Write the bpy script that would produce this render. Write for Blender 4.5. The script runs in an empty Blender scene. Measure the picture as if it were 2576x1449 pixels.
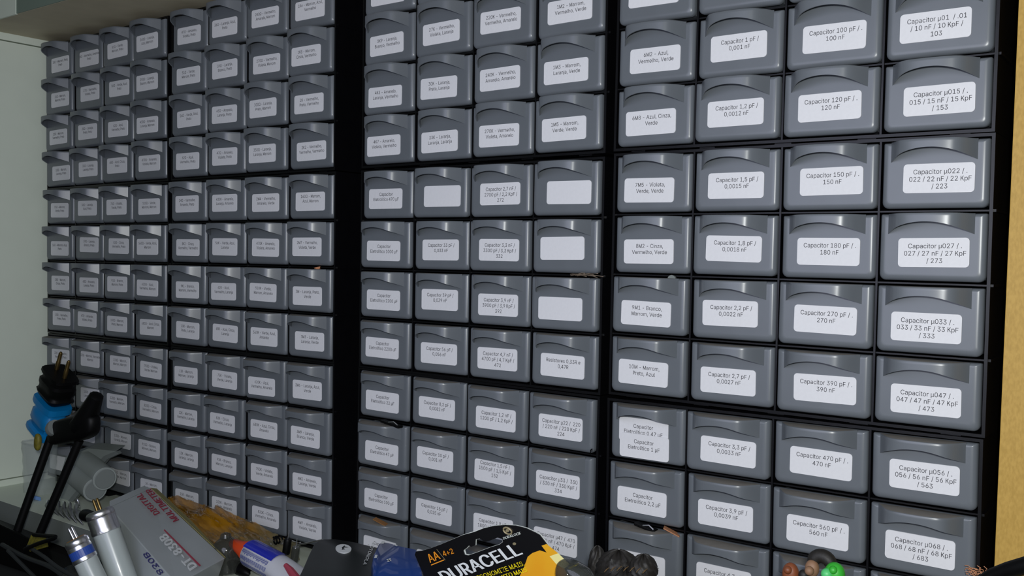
import bpy, bmesh, math, random
from mathutils import Vector, Matrix
R = random.Random(7)
C = bpy.context.scene.collection
U = 0.056                       # one drawer pitch in metres
Y0 = -9.3                       # desk top, in pitches below the first drawer row
def W(x, y, z): return Vector((x*U, -z*U, (y - Y0)*U + 0.75))   # x right, y up, z out of the drawer wall

# ---------------------------------------------------------------- camera
CAM = (18.7273, -4.01775, 9.72892)
MR = [[0.80085924, 0.01604338, -0.59863769], [-0.03112196, 0.99940526, -0.01485118], [0.59804339, 0.03052447, 0.80088224]]
cd = bpy.data.cameras.new('camera'); cam = bpy.data.objects.new('camera', cd); C.objects.link(cam)
cd.sensor_width = 36; cd.lens = 2430/2576*36; cd.clip_start = 0.01; cd.clip_end = 50
def dirB(v): return Vector((v[0], -v[2], v[1]))
rx, ry, rz = [dirB(m) for m in MR]
cam.matrix_world = Matrix.Translation(W(*CAM)) @ Matrix(((rx.x, ry.x, rz.x, 0), (rx.y, ry.y, rz.y, 0), (rx.z, ry.z, rz.z, 0), (0, 0, 0, 1)))
bpy.context.scene.camera = cam
# ---------------------------------------------------------------- light and exposure
vs = bpy.context.scene.view_settings
vs.view_transform = 'Standard'; vs.look = 'None'; vs.exposure = 0.0; vs.gamma = 1.0; vs.use_curve_mapping = False
w = bpy.data.worlds.new('world'); bpy.context.scene.world = w; w.use_nodes = True
w.node_tree.nodes['Background'].inputs[0].default_value = (0.62, 0.74, 0.66, 1)
w.node_tree.nodes['Background'].inputs[1].default_value = 0.07
def lamp(name, pos, power, size, col):
    l = bpy.data.lights.new(name, 'POINT'); l.energy = power; l.shadow_soft_size = size; l.color = col
    o = bpy.data.objects.new(name, l); C.objects.link(o); o.location = W(*pos); return o
lamp('flash_light', (19.2, -3.4, 10.2), 9.8, 0.012, (1.0, 1.02, 1.0))
lamp('fill_light', (13.4, -2.8, 11.2), 4.9, 0.22, (0.86, 0.9, 1.16))  # added soft fill, no real lamp; lifts the left and middle drawers

# ---------------------------------------------------------------- materials
def lin(c): return tuple(((v/255)/12.92 if v/255 <= 0.04045 else ((v/255+0.055)/1.055)**2.4) for v in c)
def mat(name, col, rough=0.5, metal=0.0, spec=0.5, noise=0.0, nscale=300, bump=0.0, trans=0.0, alpha=1.0, coat=0.0, col2=None, srgb=True):
    m = bpy.data.materials.new(name); m.use_nodes = True; nt = m.node_tree; b = nt.nodes['Principled BSDF']
    c = lin(col) if srgb else col
    b.inputs['Base Color'].default_value = (*c, 1); b.inputs['Roughness'].default_value = rough
    b.inputs['Metallic'].default_value = metal; b.inputs['Specular IOR Level'].default_value = spec
    b.inputs['Alpha'].default_value = alpha; b.inputs['Transmission Weight'].default_value = trans
    b.inputs['Coat Weight'].default_value = coat
    if noise or bump:
        tc = nt.nodes.new('ShaderNodeTexCoord'); n = nt.nodes.new('ShaderNodeTexNoise')
        n.inputs['Scale'].default_value = nscale; n.inputs['Detail'].default_value = 4
        nt.links.new(tc.outputs['Object'], n.inputs['Vector'])
        if noise:
            mx = nt.nodes.new('ShaderNodeMix'); mx.data_type = 'RGBA'
            d = lin(col2) if col2 else tuple(v*(1-noise) for v in c)
            mx.inputs[6].default_value = (*[min(1, v*(1+(0 if col2 else noise))) for v in c], 1); mx.inputs[7].default_value = (*d, 1)
            nt.links.new(n.outputs['Fac'], mx.inputs[0]); nt.links.new(mx.outputs[2], b.inputs['Base Color'])
        if bump:
            bp = nt.nodes.new('ShaderNodeBump'); bp.inputs['Strength'].default_value = bump; bp.inputs['Distance'].default_value = 0.0006
            nt.links.new(n.outputs['Fac'], bp.inputs['Height']); nt.links.new(bp.outputs['Normal'], b.inputs['Normal'])
    return m
M = dict(
    plastic=mat('grey_plastic', (101, 106, 112), 0.33, spec=0.6, noise=0.08, nscale=60, bump=0.05),
    black=mat('black_plastic', (9, 9, 12), 0.33, spec=0.35, noise=0.3, nscale=90, bump=0.1),
    paper=mat('label_paper', (222, 222, 226), 0.75, noise=0.04, nscale=500, bump=0.1),
    ink=mat('print_ink', (52, 52, 60), 0.8),
    board=mat('shelf_board', (192, 182, 156), 0.7, noise=0.15, nscale=40),
    white=mat('white_laminate', (222, 230, 214), 0.55, noise=0.04, nscale=30),
    banding=mat('edge_banding', (120, 134, 122), 0.6, noise=0.06, nscale=30),  # own grey-green colour of the top board's edge band
    back=mat('dark_back_panel', (9, 9, 11), 0.8),
    dust=mat('dusty_plastic', (112, 108, 102), 0.75, noise=0.2, nscale=150), cablem=mat('dark_cable', (44, 47, 48), 0.4), edge2=mat('grey_edge', (122, 128, 124), 0.6), deskm=mat('desk_top', (44, 46, 46), 0.6, noise=0.2, nscale=20),
    blue=mat('blue_plastic', (0, 122, 186), 0.4),
    brass=mat('dull_brass', (120, 100, 60), 0.35, metal=0.9),
    rubber=mat('black_rubber', (4, 4, 5), 0.5, spec=0.2),
    steel=mat('bright_steel', (225, 225, 228), 0.3, metal=1.0, noise=0.2, nscale=80),
    tube=mat('tube_glass', (166, 174, 172), 0.3, coat=0.3),
    amber=mat('amber_end_plate', (150, 96, 24), 0.4, metal=0.3, noise=0.5, nscale=200),
    bluelab=mat('blue_band', (38, 70, 150), 0.4),
    grey=mat('pale_grey_plastic', (146, 153, 150), 0.5, noise=0.05, nscale=60),
    greyd=mat('mid_grey_plastic', (120, 126, 124), 0.5),
    silver=mat('silver_card', (176, 182, 184), 0.3, metal=0.25, noise=0.1, nscale=30, bump=0.12),
    kraft=mat('raw_card', (140, 132, 84), 0.7),
    red=mat('red_print', (160, 62, 80), 0.6), pale=mat('white_print', (215, 218, 220), 0.5), navy=mat('navy_print', (60, 60, 110), 0.6),
    orange=mat('orange_plastic', (226, 74, 26), 0.4), cobalt=mat('cobalt_plastic', (28, 40, 176), 0.3, coat=0.4),
    gluew=mat('tube_foil', (205, 206, 214), 0.35, noise=0.04, nscale=50), bluetxt=mat('blue_print', (46, 66, 150), 0.6),
    charger=mat('charger_black', (26, 31, 31), 0.38, noise=0.15, nscale=60),
    bluepack=mat('blue_pack', (0, 54, 128), 0.3, coat=0.4),
    card=mat('black_card', (14, 13, 16), 0.3, coat=0.2), cardedge=mat('card_edge', (200, 205, 200), 0.6),
    gold=mat('orange_gold_print', (232, 146, 34), 0.5), yellow=mat('yellow_print', (226, 206, 20), 0.5), goldr=mat('gold_ring', (190, 176, 140), 0.3, metal=0.6),
    warm=mat('warm_print', (222, 140, 20), 0.4, noise=0.5, nscale=60, col2=(226, 176, 40)), cream=mat('cream_print', (232, 222, 150), 0.4),
    bark=mat('dark_carved', (30, 27, 24), 0.6, noise=0.6, nscale=120, bump=0.9, col2=(20, 17, 15)),
    gilt=mat('worn_gilt', (120, 96, 66), 0.4, metal=0.5),
    tan=mat('tan_rubber', (132, 100, 76), 0.6), rust=mat('rust_rubber', (122, 66, 38), 0.5, noise=0.3, nscale=200), green=mat('green_rubber', (52, 168, 50), 0.45, noise=0.25, nscale=100),
    mint=mat('mint_rubber', (80, 190, 110), 0.45),
    wire=mat('tinned_wire', (190, 170, 150), 0.35, metal=0.7), scrap=mat('tan_scrap', (184, 128, 92), 0.7),
    tag=mat('yellow_tag', (150, 140, 40), 0.6, noise=0.6, nscale=300, col2=(40, 40, 20)), skyb=mat('pale_blue_tag', (110, 150, 205), 0.6), rust2=mat('rust_dust', (140, 96, 50), 0.9),
)
# wood with vertical grain
def wood():
    m = bpy.data.materials.new('yellow_wood'); m.use_nodes = True; nt = m.node_tree; b = nt.nodes['Principled BSDF']
    tc = nt.nodes.new('ShaderNodeTexCoord'); mp = nt.nodes.new('ShaderNodeMapping'); mp.inputs['Scale'].default_value = (900, 900, 380)
    n = nt.nodes.new('ShaderNodeTexNoise'); n.inputs['Scale'].default_value = 1; n.inputs['Detail'].default_value = 6
    r = nt.nodes.new('ShaderNodeValToRGB'); r.color_ramp.elements[0].color = (*lin((172, 136, 56)), 1); r.color_ramp.elements[1].color = (*lin((186, 149, 68)), 1)
    r.color_ramp.elements[0].position = 0.35; r.color_ramp.elements[1].position = 0.65
    nt.links.new(tc.outputs['Object'], mp.inputs[0]); nt.links.new(mp.outputs[0], n.inputs[0]); nt.links.new(n.outputs[0], r.inputs[0]); nt.links.new(r.outputs[0], b.inputs[0])
    b.inputs['Roughness'].default_value = 0.6; return m
M['wood'] = wood()
def film(name, c1, c2, tr):     # thin wrinkled plastic film
    m = bpy.data.materials.new(name); m.use_nodes = True; nt = m.node_tree; b = nt.nodes['Principled BSDF']; out = nt.nodes['Material Output']
    tc = nt.nodes.new('ShaderNodeTexCoord'); sx = nt.nodes.new('ShaderNodeSeparateXYZ'); n = nt.nodes.new('ShaderNodeTexNoise'); n.inputs['Scale'].default_value = 30; n.inputs['Distortion'].default_value = 1.5
    nt.links.new(tc.outputs['Generated'], sx.inputs[0]); nt.links.new(tc.outputs['Object'], n.inputs[0])
    ad = nt.nodes.new('ShaderNodeMath'); ad.operation = 'MULTIPLY_ADD'; nt.links.new(n.outputs[0], ad.inputs[0]); ad.inputs[1].default_value = 0.5; nt.links.new(sx.outputs[0], ad.inputs[2])
    r = nt.nodes.new('ShaderNodeValToRGB'); r.color_ramp.elements[0].color = (*lin(c1), 1); r.color_ramp.elements[1].color = (*lin(c2), 1)
    r.color_ramp.elements[0].position = 0.72; r.color_ramp.elements[1].position = 1.0
    nt.links.new(ad.outputs[0], r.inputs[0]); nt.links.new(r.outputs[0], b.inputs[0])
    b.inputs['Roughness'].default_value = 0.12; b.inputs['Coat Weight'].default_value = 0.5
    t = nt.nodes.new('ShaderNodeBsdfTransparent'); mx = nt.nodes.new('ShaderNodeMixShader'); mx.inputs[0].default_value = tr
    nt.links.new(b.outputs[0], mx.inputs[1]); nt.links.new(t.outputs[0], mx.inputs[2]); nt.links.new(mx.outputs[0], out.inputs[0]); return m
M['amberfilm'] = film('amber_film', (168, 116, 14), (120, 112, 84), 0.25)
M['clearfilm'] = film('clear_film', (190, 198, 198), (190, 198, 198), 0.72)
M['smoke'] = film('smoky_clear_plastic', (60, 62, 58), (60, 62, 58), 0.4)

# ---------------------------------------------------------------- mesh helpers
class MB:
    def __init__(s): s.v = []; s.f = []
    def add(s, vs_, fs):
        n = len(s.v); s.v += [tuple(p) for p in vs_]; s.f += [tuple(i+n for i in f) for f in fs]; return s
    def box(s, x0, x1, y0, y1, z0, z1):
        return s.hexa([(x0, y0, z0), (x1, y0, z0), (x1, y0, z1), (x0, y0, z1), (x0, y1, z0), (x1, y1, z0), (x1, y1, z1), (x0, y1, z1)])
    def hexa(s, p):
        return s.add(p, [(0, 1, 2, 3), (7, 6, 5, 4), (0, 4, 5, 1), (1, 5, 6, 2), (2, 6, 7, 3), (3, 7, 4, 0)])
    def obox(s, c, ax, ay, az):  # centre + three half axes
        c, ax, ay, az = map(Vector, (c, ax, ay, az))
        return s.hexa([c-ax-ay-az, c+ax-ay-az, c+ax-ay+az, c-ax-ay+az, c-ax+ay-az, c+ax+ay-az, c+ax+ay+az, c-ax+ay+az])
    def loft(s, rings, cap=True):
        n = len(rings[0]); vs_ = [p for r in rings for p in r]; fs = []
        for k in range(len(rings)-1):
            for i in range(n):
                j = (i+1) % n; fs.append((k*n+i, k*n+j, (k+1)*n+j, (k+1)*n+i))
        if cap: fs.append(tuple(range(n))[::-1]); fs.append(tuple((len(rings)-1)*n+i for i in range(n)))
        return s.add(vs_, fs)
    def turn(s, a, b, prof, n=20, sq=1.0, up=None):   # lathe: prof = (t along a->b in units, radius)
        a, b = Vector(a), Vector(b); d = (b-a).normalized(); u = Vector(up) if up else (Vector((0, 1, 0)) if abs(d.y) < 0.9 else Vector((1, 0, 0)))
        e1 = d.cross(u).normalized(); e2 = d.cross(e1)
        return s.loft([[a + d*t + (e1*math.cos(2*math.pi*i/n) + e2*math.sin(2*math.pi*i/n)*sq)*r for i in range(n)] for t, r in prof])
    def sweep(s, pts, r, n=8):
        pts = [Vector(p) for p in pts]; rings = []
        for k, p in enumerate(pts):
            d = (pts[min(k+1, len(pts)-1)] - pts[max(k-1, 0)]).normalized()
            u = Vector((0.13, 1, 0.21)); e1 = d.cross(u).normalized(); e2 = d.cross(e1); rr = r[k] if isinstance(r, (list, tuple)) else r
            rings.append([p + (e1*math.cos(2*math.pi*i/n) + e2*math.sin(2*math.pi*i/n))*rr for i in range(n)])
        return s.loft(rings)
    def data(s, name, m, smooth=False, bevel=0.0, seg=2, local=True):
        me = bpy.data.meshes.new(name)
        me.from_pydata([(x*U, -z*U, y*U) for x, y, z in s.v], [], s.f); me.update()
        bm = bmesh.new(); bm.from_mesh(me); bmesh.ops.recalc_face_normals(bm, faces=bm.faces)
        if bevel: bmesh.ops.bevel(bm, geom=list(bm.edges), offset=bevel*U, segments=seg, affect='EDGES', profile=0.6)
        if smooth:
            for f in bm.faces: f.smooth = True
            for e in bm.edges:
                if len(e.link_faces) == 2 and e.calc_face_angle(0) > math.radians(smooth if smooth is not True else 40): e.smooth = False
        bm.to_mesh(me); bm.free(); me.materials.append(m if not isinstance(m, str) else M[m]); return me
def link(name, me, parent=None, loc=(0, 0, 0), label=None, cat=None, group=None, kind=None):
    o = bpy.data.objects.new(name, me); C.objects.link(o)
    if parent is not None: o.parent = parent; o.location = (loc[0]*U, -loc[2]*U, loc[1]*U)
    elif me is None or loc != (0, 0, 0): o.location = W(*loc)
    else: o.location = W(0, 0, 0)
    for k, v in (('label', label), ('category', cat), ('group', group), ('kind', kind)):
        if v: o[k] = v
    return o
def thing(name, loc, label, cat, group=None): return link(name, None, None, loc, label, cat, group)
class Th:                       # thing whose parts are written in wall coordinates
    def __init__(s, name, base, label, cat, group=None): s.b = Vector(base); s.o = thing(name, tuple(base), label, cat, group)
    def part(s, name, mb, m, smooth=False, bevel=0.0, label=None, parent=None, seg=2, kind=None):
        pb = parent.get('_b') if parent else None
        me = MB().add([Vector(p) - s.b for p in mb.v], mb.f).data(name, m, smooth, bevel, seg)
        return link(name, me, parent or s.o, (0, 0, 0), label, kind=kind)
def single(name, mb, m, label, cat, smooth=False, bevel=0.0, group=None, kind=None):
    b = sum((Vector(p) for p in mb.v), Vector())/len(mb.v); b.y = min(p[1] for p in mb.v)
    me = MB().add([Vector(p) - b for p in mb.v], mb.f).data(name, m, smooth, bevel)
    return link(name, me, None, tuple(b), label, cat, group, kind)
SPACE=188
GL={'+':(453,'198,34 198,364 255,364 255,34 62,172 62,226 391,226 391,172','0,2,1 0,3,2 4,6,5 4,7,6'),
',':(188,'38,-120 68,71 137,71 84,-120','0,2,1 0,3,2'),
'-':(453,'337,244 337,188 114,188 114,244','2,0,3 2,1,0'),
'.':(188,'95,-4 78,-1 63,9 53,24 50,41 53,59 63,73 78,83 95,87 113,83 128,73 138,59 141,41 138,24 128,9 113,-1','7,9,8 6,9,7 6,10,9 5,10,6 5,11,10 4,11,5 4,12,11 3,12,4 3,13,12 2,13,3 2,14,13 1,14,2 1,15,14 0,15,1'),
'/':(249,'235,533 71,-76 14,-76 178,533','2,0,3 2,1,0'),
'0':(453,'227,-7 174,1 130,24 95,62 69,113 53,178 48,254 53,330 69,395 95,446 130,484 174,508 227,516 279,508 323,484 358,446 384,395 400,330 405,254 400,178 384,113 358,62 323,24 279,1 227,50 261,56 290,74 313,103 330,144 340,194 344,254 340,314 330,365 313,405 290,435 261,453 227,460 192,453 163,435 140,405 123,365 113,314 109,254 113,194 123,144 140,103 163,74 192,56','11,13,12 10,13,11 10,14,13 9,14,10 9,36,14 36,15,14 9,37,36 35,15,36 9,38,37 34,15,35 8,38,9 34,16,15 8,39,38 33,16,34 8,40,39 32,16,33 7,40,8 32,17,16 7,41,40 31,17,32 6,41,7 31,18,17 6,42,41 30,18,31 5,42,6 5,43,42 29,18,30 29,19,18 5,44,43 28,19,29 4,44,5 28,20,19 4,45,44 27,20,28 3,45,4 27,21,20 3,46,45 26,21,27 3,47,46 25,21,26 2,47,3 25,22,21 2,24,47 24,22,25 2,22,24 1,22,2 1,23,22 1,0,23'),
'1':(453,'76,0 76,55 391,55 391,0 276,509 276,0 212,0 212,448 209,448 86,358 86,427 198,509','10,4,11 10,8,4 8,7,4 7,5,4 10,9,8 6,5,7 0,2,1 0,3,2'),
'2':(453,'64,0 64,48 234,229 261,257 282,282 299,305 311,327 318,348 320,372 317,397 308,419 293,436 273,449 250,457 224,460 196,456 172,447 153,433 139,414 130,390 127,362 66,362 71,405 86,442 111,473 143,496 182,511 225,516 268,511 306,497 337,474 361,445 376,411 381,372 378,345 371,318 357,290 336,259 306,223 267,180 153,60 153,57 389,57 389,0','26,28,27 26,29,28 25,29,26 25,30,29 24,30,25 24,31,30 23,15,24 15,14,24 14,13,24 13,31,24 12,31,13 23,16,15 11,31,12 23,17,16 11,32,31 22,17,23 10,32,11 22,18,17 9,32,10 22,19,18 9,33,32 21,19,22 8,33,9 21,20,19 8,34,33 7,34,8 6,34,7 6,35,34 5,35,6 5,36,35 4,36,5 4,37,36 3,37,4 3,38,37 2,38,3 1,38,2 1,39,38 1,40,39 1,41,40 1,42,41 1,43,42 0,43,1'),
'3':(453,'218,-7 173,-3 133,10 98,30 70,57 52,92 44,132 109,132 115,108 126,87 144,71 165,59 190,52 218,50 248,53 275,61 298,74 315,93 326,116 329,145 326,172 316,196 299,217 275,234 242,244 201,248 157,248 157,299 288,448 288,452 70,452 70,509 372,509 372,461 211,278 211,289 264,288 308,276 344,253 371,222 388,186 393,145 387,103 370,66 344,36 309,12 266,-2','30,32,31 30,33,32 30,29,33 29,28,33 28,34,33 27,35,28 35,34,28 26,35,27 26,36,35 26,37,36 26,38,37 26,25,38 25,24,38 24,39,38 23,39,24 22,39,23 22,40,39 21,40,22 20,40,21 20,41,40 19,41,20 18,41,19 18,42,41 5,7,6 5,8,7 17,42,18 5,9,8 17,43,42 16,43,17 4,9,5 4,10,9 15,43,16 4,11,10 15,44,43 14,44,15 4,12,11 3,12,4 13,44,14 3,13,12 3,44,13 3,45,44 2,45,3 2,46,45 1,46,2 1,0,46'),
'4':(453,'40,106 40,158 247,509 311,509 109,166 109,162 413,162 413,106 282,0 282,121 282,146 282,318 343,318 343,0','1,3,2 1,4,3 10,12,11 10,13,12 1,5,4 1,6,5 1,10,6 10,7,6 0,10,1 0,9,10 13,7,10 0,8,9 8,7,0 8,13,7'),
'5':(453,'221,-7 178,-2 140,11 108,32 83,60 66,93 60,130 122,130 127,108 138,89 154,73 173,60 196,52 221,50 250,54 276,64 298,82 314,104 324,132 328,162 324,193 314,221 297,244 275,262 248,273 218,277 192,275 168,268 145,258 128,246 67,253 96,509 366,509 366,452 151,452 134,302 136,302 155,315 178,325 203,331 229,334 263,330 294,321 321,306 345,285 364,260 379,231 388,199 391,163 385,117 369,76 343,41 309,15 268,-1','30,34,31 34,32,31 34,33,32 30,35,34 39,41,40 38,41,39 38,42,41 37,42,38 37,43,42 36,43,37 36,44,43 30,36,35 30,26,36 26,25,36 25,44,36 25,45,44 24,45,25 30,27,26 23,45,24 30,28,27 22,45,23 22,46,45 30,29,28 21,46,22 21,47,46 20,47,21 20,48,47 19,48,20 19,49,48 18,49,19 17,49,18 5,7,6 5,8,7 17,50,49 5,9,8 16,50,17 4,9,5 4,10,9 15,50,16 15,51,50 4,11,10 14,51,15 4,12,11 3,12,4 13,51,14 3,13,12 3,51,13 3,52,51 2,52,3 2,53,52 1,53,2 1,0,53'),
'6':(453,'226,-7 182,-2 142,15 109,40 84,74 69,115 64,162 68,199 80,239 102,285 137,340 252,509 322,509 151,261 145,261 154,275 165,288 179,298 196,307 214,312 235,314 278,309 316,295 346,271 370,240 384,202 389,157 384,112 368,73 343,40 310,14 271,-2 226,48 254,52 279,63 299,79 314,101 324,128 327,157 324,187 314,213 299,235 279,252 254,262 226,265 198,262 174,252 153,235 138,214 128,188 125,158 128,128 138,102 153,80 174,63 198,52','10,12,11 10,16,12 16,13,12 9,16,10 19,21,20 18,21,19 18,22,21 17,22,18 16,22,17 16,23,22 9,15,16 13,44,16 44,23,16 8,15,9 8,14,15 44,43,23 43,24,23 13,45,44 13,46,45 42,24,43 8,13,14 8,46,13 8,47,46 41,24,42 41,25,24 7,47,8 7,48,47 40,25,41 7,49,48 39,25,40 39,26,25 6,49,7 6,50,49 38,26,39 5,50,6 5,51,50 37,26,38 37,27,26 5,52,51 36,27,37 4,52,5 36,28,27 4,53,52 35,28,36 4,54,53 34,28,35 3,54,4 34,29,28 3,55,54 33,29,34 3,32,55 32,29,33 3,29,32 2,29,3 2,30,29 1,30,2 1,31,30 0,31,1'),
'7':(453,'97,0 323,448 323,452 62,452 62,509 391,509 391,449 165,0','3,5,4 3,2,5 2,6,5 1,6,2 1,7,6 0,7,1'),
'8':(453,'226,-7 178,-2 136,11 100,33 74,62 57,96 52,135 55,166 65,195 81,220 101,241 125,256 153,265 153,267 119,282 93,308 76,342 70,380 75,417 90,450 114,477 146,498 184,511 226,516 269,511 306,498 337,477 361,450 377,417 382,380 376,342 359,308 333,282 300,267 300,265 327,256 351,241 372,220 387,195 397,166 401,135 395,96 378,62 352,33 317,11 275,-2 226,49 258,52 285,60 307,74 323,92 333,113 337,139 333,165 322,189 305,208 283,223 256,232 226,235 196,232 169,223 147,208 130,189 119,165 115,139 119,113 129,92 145,74 167,60 194,52 226,290 252,292 274,300 293,313 307,330 316,352 319,376 316,400 308,420 294,437 275,450 252,457 226,460 200,457 177,450 159,437 145,420 136,400 133,376 136,352 145,330 159,313 178,300 200,292','22,24,23 21,24,22 21,25,24 20,25,21 20,26,25 19,26,20 19,82,26 82,27,26 19,83,82 81,27,82 19,84,83 80,27,81 18,84,19 80,28,27 18,85,84 79,28,80 18,86,85 78,28,79 18,87,86 77,28,78 17,87,18 77,29,28 17,88,87 76,29,77 16,88,17 76,30,29 16,89,88 75,30,76 16,90,89 74,30,75 74,31,30 15,90,16 15,91,90 73,31,74 15,92,91 72,31,73 72,32,31 14,92,15 14,93,92 71,32,72 14,70,93 70,32,71 14,32,70 14,33,32 13,33,14 12,33,13 12,34,33 11,34,12 11,35,34 10,35,11 10,36,35 9,58,10 58,36,10 58,37,36 9,59,58 57,37,58 9,60,59 56,37,57 9,61,60 55,37,56 8,61,9 55,38,37 8,62,61 54,38,55 7,62,8 54,39,38 7,63,62 53,39,54 6,63,7 53,40,39 6,64,63 52,40,53 6,65,64 51,40,52 5,65,6 51,41,40 5,66,65 50,41,51 4,66,5 50,42,41 4,67,66 49,42,50 4,68,67 48,42,49 3,68,4 48,43,42 3,69,68 47,43,48 3,46,69 46,43,47 3,43,46 2,43,3 2,44,43 1,44,2 1,45,44 0,45,1'),
'9':(453,'226,516 271,510 310,494 343,468 368,434 384,393 389,347 385,309 373,270 350,224 315,168 200,0 130,0 302,248 307,248 299,234 288,221 273,210 257,202 238,196 218,195 175,200 137,214 106,238 83,269 68,307 64,352 69,397 85,436 110,469 142,494 182,510 226,460 198,457 174,446 154,429 138,407 128,381 125,352 128,322 138,296 154,274 174,257 198,247 226,243 254,247 279,257 299,273 314,295 324,321 327,350 324,380 314,407 299,429 279,446 254,457','31,1,0 30,1,31 30,2,1 29,2,30 29,3,2 28,33,29 33,32,29 32,3,29 32,55,3 55,4,3 28,34,33 54,4,55 28,35,34 53,4,54 27,35,28 53,5,4 27,36,35 52,5,53 27,37,36 51,5,52 26,37,27 51,6,5 26,38,37 50,6,51 25,38,26 25,39,38 49,6,50 49,7,6 25,40,39 48,7,49 48,8,7 24,40,25 24,41,40 47,8,48 24,42,41 46,8,47 46,14,8 14,9,8 23,42,24 23,43,42 45,13,46 13,14,46 45,17,13 17,12,13 15,9,14 23,44,43 44,17,45 23,17,44 22,17,23 16,9,15 16,10,9 17,10,16 21,17,22 21,18,17 12,10,17 21,19,18 20,19,21 12,11,10'),
':':(188,'95,271 78,274 63,284 53,299 50,316 53,334 63,349 78,359 95,362 113,359 128,349 138,334 141,316 138,299 128,284 113,274 95,-4 78,-1 63,9 53,24 50,41 53,59 63,73 78,83 95,87 113,83 128,73 138,59 141,41 138,24 128,9 113,-1','23,25,24 22,25,23 22,26,25 21,26,22 21,27,26 20,27,21 20,28,27 19,28,20 19,29,28 18,29,19 18,30,29 17,30,18 17,31,30 16,31,17 7,9,8 6,9,7 6,10,9 5,10,6 5,11,10 4,11,5 4,12,11 3,12,4 3,13,12 2,13,3 2,14,13 1,14,2 1,15,14 0,15,1'),
'A':(480,'16,0 201,509 276,509 463,0 395,0 287,302 276,334 264,372 250,420 232,478 245,478 228,419 213,371 200,333 190,302 85,0 110,142 110,199 370,199 370,142','0,9,1 9,2,1 9,10,2 10,3,2 0,17,9 17,11,9 11,8,9 11,8,10 8,18,10 18,3,10 7,18,8 17,12,11 6,18,7 17,13,12 5,18,6 17,14,13 17,16,14 16,15,14 4,19,5 19,18,5 0,16,17 16,18,17 16,19,18 19,3,18 0,15,16 4,3,19'),
'B':(456,'60,0 60,509 241,509 289,504 329,491 359,469 381,442 394,410 398,374 395,344 387,320 373,301 356,286 336,275 315,267 315,262 339,257 363,246 385,227 402,203 414,173 418,136 414,100 400,67 377,39 344,18 301,4 246,0 125,57 245,57 296,63 330,80 349,105 355,137 352,161 342,184 327,203 306,218 279,228 248,231 125,231 125,285 238,285 264,288 288,296 308,309 323,326 333,348 336,372 330,403 313,429 283,446 240,452 125,452','0,53,1 53,2,1 53,3,2 53,4,3 53,5,4 53,52,5 52,6,5 0,41,53 51,6,52 50,6,51 50,7,6 49,7,50 49,8,7 48,8,49 48,9,8 47,9,48 46,9,47 46,10,9 45,10,46 45,11,10 44,11,45 44,12,11 43,12,44 42,12,43 42,13,12 0,40,41 40,42,41 40,13,42 40,14,13 40,15,14 40,16,15 40,17,16 40,39,17 39,18,17 0,28,40 38,18,39 37,18,38 37,19,18 36,19,37 36,20,19 35,20,36 34,20,35 34,21,20 33,21,34 32,21,33 32,22,21 31,22,32 31,23,22 30,23,31 30,24,23 29,24,30 0,29,28 0,24,29 0,25,24 0,26,25 0,27,26'),
'C':(510,'267,-7 205,1 150,25 104,63 70,115 48,179 40,254 48,329 70,393 104,445 150,484 205,508 267,516 305,513 340,504 373,490 402,471 427,447 448,418 463,385 473,348 408,348 401,373 389,394 375,413 357,428 337,440 315,449 292,454 267,456 223,450 184,432 150,403 125,364 109,314 103,254 109,194 125,145 151,105 184,76 223,59 267,53 292,55 315,60 337,69 357,81 375,96 389,114 401,136 408,160 473,160 463,124 448,91 428,62 402,38 373,19 341,5 305,-4','11,13,12 11,14,13 10,14,11 10,15,14 10,16,15 9,16,10 9,29,16 29,17,16 9,30,29 28,17,29 27,17,28 9,31,30 26,17,27 26,18,17 8,31,9 25,18,26 8,32,31 24,18,25 24,19,18 23,19,24 8,33,32 22,19,23 7,33,8 22,20,19 21,20,22 7,34,33 6,34,7 6,35,34 5,35,6 5,36,35 5,37,36 4,37,5 48,50,49 48,51,50 4,38,37 47,51,48 47,52,51 3,38,4 46,52,47 3,39,38 45,52,46 45,53,52 44,53,45 3,40,39 43,53,44 2,40,3 43,54,53 42,54,43 2,41,40 41,54,42 2,54,41 2,55,54 1,55,2 1,56,55 1,57,56 0,57,1'),
'D':(502,'219,0 96,0 96,57 215,57 272,63 318,81 354,110 379,149 394,198 399,255 394,312 379,360 354,400 320,428 275,446 221,452 93,452 93,509 225,509 294,501 352,478 399,441 433,391 454,329 462,255 454,181 433,119 398,68 351,31 290,8 125,509 125,0 60,0 60,509','32,17,33 17,30,33 32,16,17 30,18,17 31,18,30 31,15,18 15,19,18 15,20,19 15,21,20 32,15,16 32,2,15 2,31,15 31,14,15 31,13,14 31,12,13 31,11,12 31,10,11 31,9,10 31,8,9 31,3,8 3,7,8 3,6,7 3,5,6 3,4,5 32,1,2 31,3,2'),
'E':(418,'60,0 60,509 372,509 372,452 125,452 125,286 355,286 355,229 125,229 125,57 375,57 375,0','0,4,1 4,2,1 4,3,2 0,5,4 0,8,5 8,6,5 8,7,6 0,9,8 0,10,9 0,11,10'),
'F':(410,'60,0 60,509 369,509 369,452 125,452 125,278 346,278 346,221 125,221 125,0','0,4,1 4,2,1 4,3,2 0,5,4 0,8,5 8,6,5 8,7,6 0,9,8'),
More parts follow.
